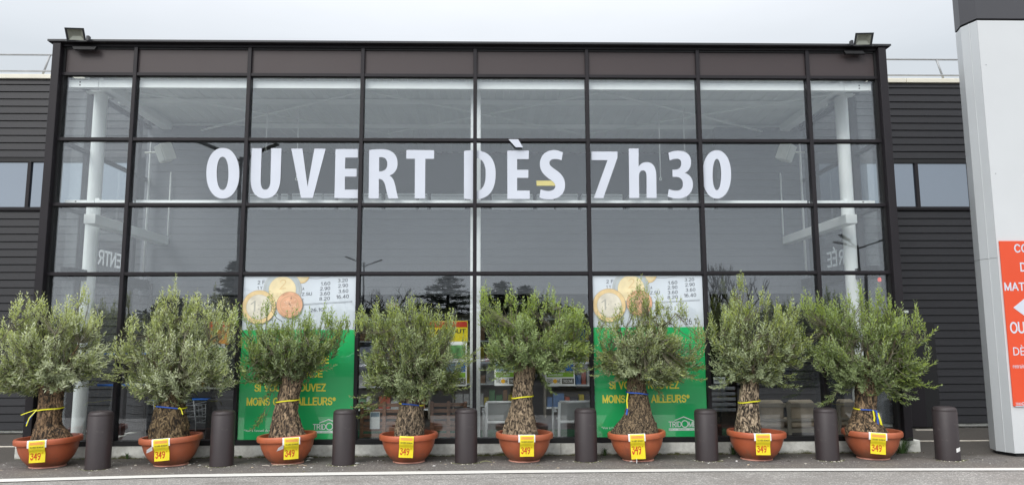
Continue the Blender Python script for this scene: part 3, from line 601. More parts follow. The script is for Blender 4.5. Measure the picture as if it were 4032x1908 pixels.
# lettering on the glass
def P6(x, y): q = at(750+x/2.3418, 520+y/2.3418, 1, 0); return (q[0], q[2])
def P7(x, y): q = at(1750+x/2.1467, 520+y/2.1467, 1, 0); return (q[0], q[2])
GL = []
GL.append((P6, [ell(299, 380, 152, 233, 56, 2.15), ell(297, 381, 54, 153, 48, 2.2)]))
GL.append((P6, [path((565, 150), (657, 150), (648, 440), ((648, 500), (660, 531), (690, 531)), ((722, 531), (738, 500), (738, 440)), (745, 150), (840, 150), (831, 420), ((826, 545), (775, 612), (688, 612)), ((600, 612), (550, 545), (555, 420)))]))
GL.append((P6, [[(930, 153), (1033, 153), (1080, 503), (1143, 153), (1247, 155), (1128, 607), (1020, 607)]]))
GL.append((P6, [[(1338, 157), (1545, 157), (1545, 236), (1428, 236), (1425, 338), (1533, 338), (1533, 411), (1424, 411), (1424, 530), (1545, 530), (1543, 610), (1328, 608)]]))
GL.append((P6, [path((1648, 167), ((1680, 160), (1720, 158), (1757, 158)), ((1860, 158), (1910, 205), (1910, 290)), ((1910, 345), (1882, 385), (1835, 401)), ((1868, 418), (1880, 455), (1890, 500)), ((1900, 545), (1908, 590), (1917, 612)), (1828, 612), ((1818, 590), (1808, 545), (1799, 505)), ((1787, 450), (1770, 434), (1737, 432)), (1737, 612), (1643, 612)),
              path((1740, 233), ((1790, 226), (1816, 250), (1816, 295)), ((1816, 340), (1788, 364), (1740, 363)))]))
GL.append((P6, [[(1992, 165), (2247, 167), (2246, 247), (2166, 247), (2163, 612), (2068, 612), (2070, 247), (1990, 246)]]))
GL.append((P7, [path((165, 160), ((195, 155), (230, 153), (262, 154)), ((375, 158), (433, 230), (433, 352)), ((433, 500), (370, 569), (255, 569)), ((225, 569), (195, 567), (165, 563))), path((252, 220), ((320, 216), (349, 265), (349, 352)), ((349, 455), (318, 502), (252, 498)))]))
GL.append((P7, [[(531, 157), (713, 157), (713, 229), (614, 229), (614, 319), (709, 319), (709, 387), (614, 387), (614, 494), (721, 494), (721, 565), (532, 565)]]))
GL.append((P7, [path((1001, 172), ((960, 155), (945, 152), (925, 152)), ((850, 154), (806, 205), (806, 272)), ((806, 335), (850, 368), (880, 392)), ((925, 422), (937, 435), (937, 456)), ((937, 485), (905, 500), (872, 498)), ((848, 496), (830, 490), (813, 484)), (802, 553), ((825, 563), (850, 569), (885, 569)), ((970, 569), (1019, 520), (1019, 448)), ((1019, 385), (985, 350), (945, 322)), ((900, 292), (887, 280), (887, 262)), ((887, 240), (905, 228), (935, 228)), ((958, 228), (975, 233), (990, 239)))]))
GL.append((P7, [[(1242, 165), (1462, 165), (1462, 217), (1342, 558), (1262, 558), (1378, 238), (1242, 237)]]))
GL.append((P7, [path((1557, 139), (1640, 139), (1641, 292), ((1660, 264), (1685, 254), (1708, 254)), ((1765, 254), (1790, 300), (1790, 372)), (1793, 557), (1708, 557), (1708, 375), ((1708, 340), (1695, 324), (1678, 324)), ((1655, 324), (1644, 345), (1644, 372)), (1646, 557), (1562, 557))]))
GL.append((P7, [path((1892, 177), ((1920, 163), (1950, 158), (1980, 158)), ((2045, 158), (2084, 195), (2084, 253)), ((2084, 305), (2060, 332), (2030, 345)), ((2075, 358), (2100, 395), (2100, 443)), ((2100, 515), (2045, 562), (1970, 562)), ((1935, 562), (1905, 553), (1885, 543)), (1896, 481), ((1915, 490), (1940, 495), (1962, 495)), ((2000, 495), (2015, 470), (2015, 440)), ((2015, 405), (1995, 379), (1955, 379)), (1927, 379), (1927, 318), (1952, 318), ((1985, 318), (2001, 293), (2001, 265)), ((2001, 240), (1988, 226), (1965, 226)), ((1945, 226), (1920, 232), (1903, 240)))]))
GL.append((P7, [ell(2301, 358, 121, 204, 56, 2.15), ell(2302, 359, 36, 132, 40, 2.1)]))
lt = thing('opening_hours_lettering', (0, -.01, 3.6), 'big white letters reading OUVERT DÈS 7h30 across the glass front', 'lettering')
for fn, loops in GL:
    vs, fs = shape2d([[fn(*p) for p in lp] for lp in loops])
    mb = MB(); mb.add([(x, -.0015-(z+.5)*.002, y) for x, y, z in vs], fs, M['letter']); mb.build('letter', lt)
vs, fs = shape2d([[P7(*p) for p in ((540, 70), (622, 70), (662, 137), (602, 137))]])
mb = MB(); mb.add([(x, -.0605+z*.002, y) for x, y, z in vs], fs, M['letter']); mb.build('accent', lt)
q0 = at(1750+778/2.1467, 520+410/2.1467, 1, 0); q1 = at(1750+960/2.1467, 520+455/2.1467, 1, .02)
mb = MB(); mb.box(q0[0], q1[0], .0005, .0035, q1[2], q0[2], mat('pale_yellow_card', (.62, .55, .22), .5)); tag(mb.build('yellow_strip'), 'short pale yellow strip behind the glass beside the letter S', 'sticker')

# ENTREE on the side glass (reads from outside)
def side_text(s_):
    t = thing('entrance_lettering', (s_*6.03, 1.4, 2.8), ('mirrored white ENTRÉE lettering on the left side glass' if s_ < 0 else 'mirrored white ENTRÉE lettering on the right side glass'), 'lettering', 'ENTRÉE lettering on the side walls')
    yl, yr = (2.07, .86) if s_ < 0 else (.84, 2.03)
    mb = MB(); X = s_*6.031
    fn = lambda p: (X+(p[1])*s_*-1, yl+(yr-yl)*p[0], p[2])
    put_text(mb, 'ENTR', 0, .63, 2.80, 3.06, 0, M['film'], .0004, .03, fn); put_text(mb, 'ÉE', .68, 1.0, 2.80, 3.145, 0, M['film'], .0004, .03, fn); mb.build('letters', t)
side_text(-1); side_text(1)

# flood lights on the roof edge
def flood(cx, s_, label):
    t = thing('floodlight', (cx, -.25, TOP+.02), label, 'floodlight', 'floodlights on the hall roof')
    T = Matrix.Translation((cx, -.16, TOP-.03)) @ Matrix.Rotation(R_(-4*s_), 4, 'Z') @ Matrix.Rotation(R_(32), 4, 'X')
    mb = MB()
    w2, h = .135, .195
    vs = [(-w2, 0, 0), (w2, 0, 0), (w2, 0, h), (-w2, 0, h), (-w2+.03, 0, .022), (w2-.03, 0, .022), (w2-.03, 0, h-.022), (-w2+.03, 0, h-.022), (-w2+.05, .10, .05), (w2-.05, .10, .05), (w2-.05, .10, h-.05), (-w2+.05, .10, h-.05)]
    mb.add([tuple(T @ Vector(p)) for p in vs], [(0, 1, 5, 4), (1, 2, 6, 5), (2, 3, 7, 6), (3, 0, 4, 7), (0, 8, 9, 1), (1, 9, 10, 2), (2, 10, 11, 3), (3, 11, 8, 0), (8, 11, 10, 9)], M['fpaint'])
    mb.build('housing', t)
    mb = MB(); a = .030
    vs = [(-w2+a, .004, .022), (w2-a, .004, .022), (w2-a, .004, h-.022), (-w2+a, .004, h-.022), (-w2+a+.045, .03, .075), (w2-a-.045, .03, .075), (w2-a-.045, .03, h-.045), (-w2+a+.045, .03, h-.045)]
    mb.add([tuple(T @ Vector(p)) for p in vs], [(0, 1, 5, 4), (1, 2, 6, 5), (2, 3, 7, 6), (3, 0, 4, 7), (4, 5, 6, 7)], mat('reflector', (.30, .31, .26), .3, .3)); mb.build('reflector', t)
    mb = MB(); mb.bbox(cx-.17, cx+.17, -.165, -.137, TOP-.03, TOP-.005, M['fpaint'], .005); mb.bbox(cx-.02-.17*s_, cx+.02-.17*s_, -.20, -.137, TOP-.03, TOP+.05, M['fpaint'], .005); mb.build('bracket', t)
    mb = MB(); a_ = cx+.09*(-s_); mb.prism([(a_-.17, 5.843), (a_+.17-.06*(s_ > 0), 5.843), (a_+.15, 5.80), (a_-.15, 5.80)], -.12, -.07, M['gasket'], 1); mb.build('junction_plate', t)
flood(at(280, 160, 1, -.3)[0], -1, 'black square floodlight on the left end of the hall roof')
flood(at(3415, 175, 1, -.3)[0], 1, 'black square floodlight on the right end of the hall roof')

# ------------------------------------------------------------------ posters on the inside of the glass
def poster(x0, x1, zt, zb, zg, ox, label):
    """ox: photo x offset of this copy of the poster"""
    t = thing('window_poster', ((x0+x1)/2, 0, zb), label, 'poster', 'tall price guarantee posters')
    yb = -.004
    mb = MB(); mb.box(x0, x1, yb, yb+.004, zg, zt, M['posterwhite']); mb.build('receipt_sheet', t)
    mb = MB(); mb.box(x0, x1, yb, yb+.004, zb, zg-.0005, M['green']); mb.build('green_sheet', t)
    # poster coordinates measured on the left copy (px of the 1.82x detail), mapped to this one
    def U(x): return x0+(x-462.0)/(1285-462.0)*(x1-x0)
    def V(y): return zt-(y-18.0)/(395-18.0)*(zt-zg)
    def G(y): return zg-(y-395.0)/(1180-395.0)*(zg-zb)
    sx_ = (x1-x0)/(1285-462.0)
    def coin(cx, cy, r, rims, y, name, clip=None):
        mb = MB()
        for k, (rr, m) in enumerate(rims):
            vs = [(min(max(U(cx)+r*rr*sx_*math.cos(a), x0+.001), x1-.001), y-.0012*k, V(cy)+r*rr*sx_*math.sin(a)) for a in [2*math.pi*j/48 for j in range(48)]]
            vs = [(a, b, min(c_, zt-.002)) for a, b, c_ in vs]; mb.add(vs, [tuple(range(48))], m)
        return mb, y-.0012*len(rims)
    mb, y = coin(885, 10, 58, ((1, M['relief']), (.96, M['gold']), (.75, M['goldp'])), yb-.002, 'coin'); mb.build('coin', t)
    mb, y = coin(748, 112, 140, ((1, M['reliefs']), (.98, M['silverb']), (.90, M['reliefs']), (.885, M['silverb']), (.72, M['reliefs']), (.71, M['goldp'])), yb-.006, 'coin')
    put_text(mb, '2', U(725), U(775), V(110), V(40), y, M['gold'], .001, .0, rot=.12)
    for k in range(9):
        a = random.uniform(0, 6.28); rr = random.uniform(5, 60); px_, py_ = 748+rr*math.cos(a), 140+rr*.4*math.sin(a)
        mb.add([(U(px_+random.uniform(-12, 12)), y, V(py_+random.uniform(-9, 9))) for _ in range(3)], [(0, 1, 2)], M['gold'])
    mb.build('coin', t)
    mb, y = coin(582, 233, 124, ((1, M['relief']), (.98, M['gold']), (.74, M['reliefs']), (.72, M['silver'])), yb-.016, 'coin')
    put_text(mb, '1', U(520), U(560), V(270), V(190), y, M['reliefs'], .001, .0, rot=.1)
    for k in range(16):
        px_, py_ = 610+random.uniform(-45, 40), 250+random.uniform(-50, 50)
        mb.add([(U(px_+random.uniform(-10, 10)), y, V(py_+random.uniform(-10, 10))) for _ in range(3)], [(0, 1, 2)], M['reliefs'])
    mb.build('coin', t)
    mb, y = coin(806, 218, 97, ((1, M['relief']), (.97, M['copper']), (.80, mat('pale_copper_print', (.74, .42, .26), .4)), (.68, M['relief']), (.66, M['copper'])), yb-.024, 'coin')
    lt_ = mat('light_copper_print', (.80, .52, .36), .4)
    for k in range(26):
        a = random.uniform(0, 6.28); rr = random.uniform(4, 52); px_, py_ = 806+rr*math.cos(a), 214+rr*math.sin(a)*.9
        L_ = 13; mb.add([(U(px_-L_*math.cos(a)), y, V(py_-L_*math.sin(a))), (U(px_-4*math.sin(a)), y, V(py_+4*math.cos(a))), (U(px_+L_*math.cos(a)), y, V(py_+L_*math.sin(a))), (U(px_+4*math.sin(a)), y, V(py_-4*math.cos(a)))], [(0, 1, 2, 3)], lt_)
    mb.build('coin', t)
    yt = yb-.002; mb = MB()
    for s, a, b, c_, d_ in (('2 F', 563, 618, 72, 46), ('1 Y', 563, 600, 109, 86), ('A', 893, 908, 115, 94), ('Z.SU', 890, 964, 155, 131), ('Y', 893, 905, 190, 172),
                            ('1.60', 1027, 1097, 81, 56), ('2.90', 1022, 1097, 117, 92), ('3.60', 1022, 1097, 153, 128), ('8.20', 1020, 1097, 189, 164),
                            ('3.20', 1152, 1225, 59, 34), ('2.90', 1155, 1228, 97, 71), ('3.60', 1158, 1231, 135, 110), ('16.40', 1143, 1236, 176, 149),
                            ('26.10', 955, 1052, 269, 244)):
        mb = MB(); put_text(mb, s, U(a), U(b), V(c_), V(d_), yt, M['greytext'], .001, .012, rot=.06); mb.build('printed_entry', t)
    mb = MB(); put_text(mb, '26.10', U(1147), U(1252), V(378), V(330), yt, M['ink'], .001, .0, rot=.02); mb.build('printed_total', t); mb = MB()
    for o_ in (0, 7): mb.add([(U(905), yt, V(214+o_)), (U(1262), yt, V(194+o_)), (U(1262), yt, V(192+o_)), (U(905), yt, V(212+o_))], [(0, 1, 2, 3)], M['greytext'])
    mb.add([(U(935), yt, V(30)), (U(1000), yt, V(34)), (U(1090), yt, V(20)), (U(1090), yt, V(18.5)), (U(1000), yt, V(32)), (U(935), yt, V(28))], [(0, 1, 4, 5), (1, 2, 3, 4)], M['greytext'])
    mb.build('printed_rule', t)
    c0 = 828
    for s, hw_, ya, yb_ in (('ON VOUS REMBOURSE', 275, 643, 583), ('LA DIFFÉRENCE', 232, 742, 672), ('SI VOUS TROUVEZ', 259, 842, 782), ('MOINS CHER AILLEURS*', 311, 941, 880)):
        mb = MB(); put_text(mb, s, U(c0-hw_), U(c0+hw_+(22 if '*' in s else 0)), G(ya), G(yb_)+(.0 if 'É' not in s else 0), yt, M['postery'], .001, .042); mb.build('slogan_line', t)
    mb = MB(); put_text(mb, "*Voir à l'accueil du magasin", U(507), U(760), G(1128), G(1106), yt, M['whitep'], .001, .006); mb.build('footnote', t); mb = MB()
    a = 1000; put_text(mb, 'TRID', U(a), U(a+94), G(1113), G(1072), yt, M['whitep'], .001, .02); put_text(mb, 'ME', U(a+146), U(a+205), G(1113), G(1072), yt, M['whitep'], .001, .02)
    vs, fs = shape2d([ell(a+119, 1090, 27, 27, 32), ell(a+119, 1090, 20, 20, 32)]); mb.add([(U(x), yt-(z+.5)*.001, G(y)) for x, y, z in vs], fs, M['whitep'])
    vs, fs = shape2d([[(a+45, 1062), (a+112, 1036), (a+185, 1066), (a+185, 1073), (a+112, 1044), (a+45, 1068)]]); mb.add([(U(x), yt-(z+.5)*.001, G(y)) for x, y, z in vs], fs, M['whitep'])
    mb.box(U(a), U(a+205), yt-.001, yt, G(1137), G(1120), M['whitep']); put_text(mb, 'BRICO - MAISON - JARDIN', U(a+4), U(a+200), G(1134), G(1123), yt-.0015, M['green'], .001, .0)
    mb.build('logo', t)
poster(-3.275, -1.692, 2.494, .24, 1.744, 0, 'tall green and white price poster with coins in the third window bay')
poster(1.692, 3.275, 2.494, .24, 1.765, 0, 'tall green and white price poster with coins in the sixth window bay')

def smallposter(px0, px1, py1, label, h=.62, pw=None):
    a = at(px0, py1, 1, 0); b = at(px1, py1, 1, 0); x0, x1, z0 = a[0], b[0], a[2]; z1 = z0+h; w_ = x1-x0
    t = thing('shop_poster', ((x0+x1)/2, 0, z0), label, 'poster', 'small shop posters in the windows')
    mb = MB(); mb.box(x0, x1, -.006, -.003, z0, z1, M['whitep']); mb.build('sheet', t)
    mb = MB(); mb.box(x0+.02, x0+w_*.62, -.0085, -.0065, z0+.20, z0+.33, M['photo']); mb.box(x0+w_*.66, x1-.02, -.0085, -.0065, z0+.20, z0+.33, M['blue']); mb.box(x0+.02, x1-.02, -.0085, -.0065, z0+.38, z1-.05, mat('poster_picture', (.12, .30, .10), .5, 0, .8, 9)); mb.build('picture', t)
    mb = MB(); mb.box(x0+.02, x1-.02, -.0085, -.0065, z0+.12, z0+.185, M['lime']); put_text(mb, 'www.tridome.fr', x0+.04, x0+w_*.6, z0+.135, z0+.172, -.0088, M['whitep'], .001, .01); mb.build('green_band', t)
    mb = MB(); put_text(mb, 'TRID', x0+.02, x0+w_*.26, z0+.035, z0+.09, -.0070, M['ink'], .001, .015); put_text(mb, 'ME', x0+w_*.40, x0+w_*.52, z0+.035, z0+.09, -.0070, M['ink'], .001, .015)
    mb.add([(x0+w_*.33+.03*math.cos(a_*.5236), -.0072, z0+.062+.03*math.sin(a_*.5236)) for a_ in range(12)], [tuple(range(12))], mat('sun_print', (.8, .45, .02), .5))
    mb.box(x0+w_*.56, x1-.015, -.0085, -.0065, z0+.025, z0+.1, M['ink']); put_text(mb, 'TRIDOME', x0+w_*.58, x1-.03, z0+.04, z0+.085, -.0088, M['whitep'], .001, .012); mb.build('logo', t)
smallposter(760, 878, 1530, 'small white shop poster behind the crown of the second potted olive')
smallposter(1720, 1838, 1519, 'small white shop poster right of the fourth potted olive, under a yellow sign')
smallposter(1947, 2050, 1517, 'small white shop poster left of the fifth olive trunk')
smallposter(2147, 2264, 1517, 'small white shop poster right of the fifth olive trunk')
def promo(px0, px1, py0, py1, Y, words, label, base=None):
    a = at(px0, py1, 1, Y); b = at(px1, py0, 1, Y); t = thing('promo_sign', ((a[0]+b[0])/2, Y, a[2]), label, 'sign', 'yellow promotion signs inside the shop')
    mb = MB(); mb.box(a[0], b[0], Y, Y+.006, a[2], b[2], base or M['yellow']); mb.build('board', t)
    h = b[2]-a[2]; mb = MB(); mb.box(a[0]+.01, b[0]-.01, Y-.004, Y-.001, b[2]-h*.30, b[2]-.01, M['red']); mb.build('red_band', t)
    if words:
        mb = MB(); put_text(mb, words, a[0]+.03, b[0]-.03, a[2]+h*.40, a[2]+h*.62, Y-.003, M['ink'], .001, .03); put_text(mb, '€', a[0]+(b[0]-a[0])*.5, a[0]+(b[0]-a[0])*.62, a[2]+h*.08, a[2]+h*.32, Y-.003, M['ink'], .001, .02); mb.build('print', t)
promo(1690, 1842, 1262, 1345, .5, 'PARTOUT', 'yellow and red sign reading PARTOUT in the fourth window bay')
promo(820, 905, 1265, 1355, .9, None, 'orange and yellow sign left of the coin poster in the third bay', M['orange'])
promo(2880, 3010, 1168, 1215, 3.2, None, 'yellow banner high behind the seventh potted olive')
promo(1520, 1570, 1193, 1210, 3.2, None, 'yellow label strip high behind the fourth potted olive')
promo(600, 650, 1290, 1345, 3.0, None, 'small yellow notice behind the second olive crown')

# ------------------------------------------------------------------ things inside the hall and the shop
def box_thing(name, x0, x1, y0, y1, z0, z1, m, label, cat, group=None):
    mb = MB(); mb.bbox(x0, x1, y0, y1, z0, z1, m, .008); mb.box(x0+.01, x1-.01, y0-.002, y0-.0005, z1-.05, z1-.035, M['greytext']) if name == 'pale_window_block' else None
    return tag(mb.build(name), label, cat, group)
BX = [(P6, 415, 470), (P6, 545, 805), (P6, 833, 898), (P6, 935, 1220), (P6, 1227, 1330), (P6, 1365, 1475), (P6, 1600, 1760), (P6, 1797, 2083), (P6, 2105, 2183), (P6, 2218, 2525), (P7, 400, 748), (P7, 780, 925), (P7, 943, 1127), (P7, 1160, 1505), (P7, 1560, 1890), (P7, 1925, 2050), (P7, 2075, 2280), (P7, 2347, 2427)]
ords = ['first', 'second', 'third', 'fourth', 'fifth', 'sixth', 'seventh', 'eighth', 'ninth', 'tenth', 'eleventh', 'twelfth', 'thirteenth', 'fourteenth', 'fifteenth', 'sixteenth', 'seventeenth', 'last']
for k, (fn, a, b) in enumerate(BX):
    o0, sc_ = ((750, 2.3418) if fn is P6 else (1750, 2.1467))
    xa = at(o0+a/sc_, 770, 1, 3.0)[0]; xb = at(o0+b/sc_, 770, 1, 3.0)[0]
    box_thing('pale_window_block', xa, xb, 3.0, 3.35, 3.902, 4.285+random.uniform(-.006, .006), M['palerect'], '%s made-up white block from the left, standing for a pale far window' % ords[k], 'box', 'white blocks standing for a row of pale windows')  # made-up white blocks stand for pale rectangles taken for far windows
for k, (xa, xb, za, zb) in enumerate(((2913, 2943, .22, .34), (2959, 2988, .40, .50), (786, 822, .46, .36))):
    x0 = at(xa, 760, 1, 2.95)[0]; x1 = at(xb, 760, 1, 2.95)[0]
    mb = MB(); mb.prism([(x0, 3.902), (x1, 3.902), (x1, 4.15+zb), (x0, 4.15+za)], 2.94, 2.97, M['palerect'], 1)  # slanted white panels standing for further pale rectangles
    tag(mb.build('leaning_panel'), ('short white slanted panel on the right end of the inner ledge', 'taller white slanted panel on the right end of the inner ledge', 'white slanted panel on the left end of the inner ledge')[k], 'panel')
def speaker(x, y, z, s_, label):
    t = thing('loudspeaker', (x, y, z), label, 'loudspeaker', 'white loudspeakers under the hall ceiling')
    T = Matrix.Translation((x, y, z)) @ Matrix.Rotation(R_(38*s_), 4, 'Z') @ Matrix.Rotation(R_(20), 4, 'X') @ Matrix.Rotation(R_(8*s_), 4, 'Y')
    mb = MB(); mb.bbox(-.11, .11, -.10, .11, -.15, .15, M['speaker'], .012, T); mb.build('cabinet', t)
    mb = MB(); mb.bbox(-.098, .098, -.113, -.101, -.138, .138, mat('speaker_grille', (.55, .57, .52), .7, 0, .2, 120), .004, T); mb.build('grille', t)
    mb = MB(); mb.tube([(x, y+.05, z), (x-s_*-.0+s_*.22, y+.35, z+.1), (s_*5.9, y+.4, z+.1)], .016, M['speaker'], 8); mb.build('bracket', t)
speaker(-5.37, 2.0, 4.80, -1, 'white loudspeaker hanging high inside the left of the hall'); speaker(5.40, 2.0, 4.83, 1, 'white loudspeaker hanging high inside the right of the hall')
for k, (px_, y0, y1) in enumerate(((1053, 440, 590), (2690, 440, 590), (1175, 480, 700), (2596, 530, 700))):
    a = at(px_, y0, 1, 1.4); b = at(px_, y1, 1, 1.4); mb = MB(); mb.tube([(a[0], 1.4, 5.45), (a[0], 1.4, b[2])], .009, M['white_steel'], 6)
    mb.tube([(a[0]+.02*math.cos(t*.785), 1.4, b[2]-.02+.02*math.sin(t*.785)) for t in range(9)], .005, M['white_steel'], 6)
    tag(mb.build('hanging_rod', smooth=True), ('thin white rod hanging above the letter U', 'thin white rod hanging above the figure 3', 'thin white rod hanging above the letter V', 'thin white rod hanging above the letter h')[k], 'rod', 'hanging rods under the ceiling')
for s_, px_, py_ in ((-1, 467, 1104), (1, 3263, 1098)):
    q = at(px_, py_, 1, 1.9); t = thing('exit_sign', q, 'green emergency exit sign box inside the %s of the hall' % ('left' if s_ < 0 else 'right'), 'exit sign', 'green exit signs')
    T = Matrix.Translation(q) @ Matrix.Rotation(R_(-32*s_), 4, 'Z')
    mb = MB(); mb.bbox(-.085, .085, 0, .06, -.055, .055, M['whitep'], .004, T); mb.build('case', t)
    mb = MB(); mb.box(-.078, .078, -.004, -.001, -.048, .048, M['exit'], T); mb.build('panel', t)
    mb = MB(); mb.box(-.06, .03, -.007, -.005, -.008, .008, M['exit_w'], T); mb.add([tuple(T @ Vector(p)) for p in ((.02, -.006, -.028), (.062, -.006, 0), (.02, -.006, .028))], [(0, 1, 2)], M['exit_w']); mb.box(-.066, -.05, -.007, -.005, -.03, .03, M['exit_w'], T); mb.build('arrow', t)
for k, (px_, py_) in enumerate(((3293, 1102), (3463, 1100))):
    q = at(px_, py_, 1, 2.5); mb = MB(); mb.lathe([(0, .04), (.02, .035), (.03, .01), (.03, -.02), (.022, -.035), (0, -.04)], q, M['redlamp'], 12); tag(mb.build('alarm_lamp', smooth=True), 'small red alarm lamp %s of the right white column' % ('left' if k == 0 else 'right'), 'lamp')

def armchair(cx, y, label):
    t = thing('garden_armchair', (cx, y, .03), label, 'chair', 'white garden armchairs behind the glass'); m = M['chairwhite']; w2 = .27
    for sx_ in (-1, 1):
        mb = MB(); mb.tube([(cx+sx_*w2, y-.13, .70), (cx+sx_*w2, y-.04, .46), (cx+sx_*(w2+.015), y-.16, .03)], .022, m, 8); mb.build('leg', t, True)
        mb = MB(); mb.tube([(cx+sx_*(w2+.05), y+.46, .55), (cx+sx_*(w2+.05), y+.44, .03)], .017, m, 8); mb.build('leg', t, True)
        mb = MB(); mb.bbox(cx+sx_*(w2+.05)-.022, cx+sx_*(w2+.05)+.022, y-.03, y+.48, .555, .58, m, .006); mb.build('armrest', t)
    mb = MB(); mb.tube([(cx-w2, y-.13, .71), (cx+w2, y-.13, .71)], .018, m, 8); mb.tube([(cx-w2, y-.05, .42), (cx+w2, y-.05, .42)], .022, m, 8); mb.tube([(cx-w2, y+.45, .42), (cx+w2, y+.45, .42)], .016, m, 8); mb.build('frame', t, True)
    mb = MB(); mb.add([(cx-w2+.02, y-.128, .695), (cx+w2-.02, y-.128, .695), (cx+w2-.02, y-.052, .46), (cx-w2+.02, y-.052, .46)], [(0, 1, 2, 3)], M['sling']); mb.build('back_sling', t)
    mb = MB(); mb.box(cx-w2+.02, cx+w2-.02, y-.03, y+.44, .425, .435, M['sling']); mb.build('seat', t)
armchair(at(1990, 1600, 1, .3)[0], .36, 'white garden armchair left of the fifth olive trunk behind the glass'); armchair(at(2275, 1600, 1, .3)[0], .36, 'white garden armchair right of the fifth olive trunk behind the glass')
def slat_bench(x0, x1, y, label):
    t = thing('slatted_bench', ((x0+x1)/2, y, .03), label, 'bench', 'slatted wooden benches behind the glass'); m = M['wood']
    mb = MB()
    for k in range(6): mb.bbox(x0, x1, y, y+.02, .22+k*.085, .27+k*.085, m, .004)
    mb.build('backrest', t)
    for x in (x0, (x0+x1)/2, x1):
        mb = MB(); mb.bbox(x-.025, x+.025, y-.03, y-.001, .03, .72, m, .004); mb.build('leg', t)
    mb = MB(); mb.bbox(x0, x1, y+.021, y+.5, .32, .36, m, .004); mb.build('seat', t)
slat_bench(-1.62, -.98, .32, 'slatted wooden bench end left of the fourth olive trunk'); slat_bench(-.62, -.14, .32, 'slatted wooden bench end right of the fourth olive trunk')
mb = MB(); mb.box(-1.50, -1.36, .282, .285, .34, .58, M['whitep']); mb.box(-1.49, -1.37, .279, .281, .51, .57, M['photo']); tag(mb.build('price_card'), 'white price card hanging on the slatted wooden bench', 'card')
def sofa(x0, x1, y, label, rz=0):
    t = thing('garden_sofa', ((x0+x1)/2, y, .03), label, 'sofa', 'beige garden sofas behind the glass'); m = M['taupe']
    mb = MB(); mb.bbox(x0, x1, y, y+.04, .60, .66, m, .005); mb.bbox(x0, x1, y, y+.04, .40, .44, m, .005); mb.bbox(x0, x1, y, y+.04, .24, .30, m, .005); mb.bbox(x0, x1, y+.05, y+.7, .24, .29, m, .005); mb.build('frame', t)
    k = max(1, int((x1-x0)/.42))
    for i in range(k+1):
        x = x0+(x1-x0)*i/k; mb = MB(); mb.bbox(x-.03, x+.03, y-.02, y-.001, .03, .68, m, .004); mb.build('leg', t)
    for i in range(k):
        a, b = x0+(x1-x0)*i/k+.04, x0+(x1-x0)*(i+1)/k-.04
        mb = MB(); mb.bbox(a, b, y+.045, y+.18, .40, .70, M['cushion'], .035); mb.build('back_cushion', t, True, R_(50))
        mb = MB(); mb.bbox(a, b, y+.05, y+.65, .30, .40, M['cushion'], .03); mb.build('seat_cushion', t, True, R_(50))
sofa(4.12, 5.02, .34, 'beige cushioned garden sofa right of the seventh olive trunk'); sofa(5.34, 5.66, .42, 'beige cushioned garden armchair between the last bollard gap and the eighth olive')
for k in range(5):
    t = thing('stacking_lounger', (3.66, .9, .5+.08*k), 'grey slatted lounger, number %s from the bottom of the stack left of the seventh olive' % ('one', 'two', 'three', 'four', 'five')[k], 'lounger', 'stacked grey loungers')
    m = mat('grey_plastic_%d' % k, (.16+.03*(k % 3), .17+.03*(k % 3), .19+.03*(k % 3)), .4)
    mb = MB(); z = .52+.08*k
    for q in range(5): mb.bbox(3.40, 3.92, .85+q*.1, .93+q*.1, z, z+.015, m, .003)
    mb.build('slats', t); mb = MB(); mb.bbox(3.36, 3.96, .83, .848, z-.02, z+.03, m, .006); mb.bbox(3.36, 3.96, 1.34, 1.36, z-.02, z+.03, m, .006); mb.build('frame', t)
mb = MB(); mb.bbox(3.55, 3.77, .95, 1.2, .03, .50, M['gasket'], .01); tag(mb.build('display_stand'), 'black display stand under the stack of grey loungers', 'stand')
mb = MB(); mb.box(3.62, 3.80, .80, .803, .92, 1.02, M['whitep']); mb.box(3.64, 3.78, .797, .799, .96, .975, M['greytext']); tag(mb.build('price_card'), 'white price card on top of the stacked grey loungers', 'card')
def trolley(cx, cy, label):
    t = thing('shopping_trolley', (cx, cy, .03), label, 'shopping trolley', 'shopping trolleys behind the glass'); m = M['galv']
    mb = MB(); z0, z1 = .34, .62
    for k in range(9):
        x = cx-.22+k*.055; mb.tube([(x*.9+cx*.1, cy, z0), (x, cy-.04, z1)], .0045, m, 5)
    for z, e in ((z0, .9), (.43, .93), (.52, .97), (z1, 1)): mb.tube([(cx-.22*e, cy-.02, z), (cx+.22*e, cy-.02, z), (cx+.18*e, cy+.8, z+.02), (cx-.18*e, cy+.8, z+.02), (cx-.22*e, cy-.02, z)], .006, m, 5)
    mb.build('basket', t, True)
    mb = MB(); mb.tube([(cx-.24, cy-.1, .70), (cx+.24, cy-.1, .70)], .016, M['blue'], 8); mb.build('handle', t, True)
    mb = MB()
    for sx_ in (-1, 1): mb.tube([(cx+sx_*.22, cy-.1, .70), (cx+sx_*.2, cy, .3), (cx+sx_*.2, cy-.02, .1), (cx+sx_*.14, cy+.75, .1)], .010, m, 6)
    mb.build('frame', t, True)
    for sx_ in (-1, 1):
        for dy in (-.02, .72): mb = MB(); mb.lathe([(0, -.012), (.035, -.012), (.035, .012), (0, .012)], (0, 0, 0), M['tyre'], 12, Matrix.Translation((cx+sx_*.17, cy+dy, .066)) @ Matrix.Rotation(R_(90), 4, 'Y')); mb.build('wheel', t)
trolley(-4.72, 1.2, 'metal shopping trolley behind the glass right of the first bollard'); trolley(-4.15, 1.3, 'metal shopping trolley directly behind the second olive trunk')
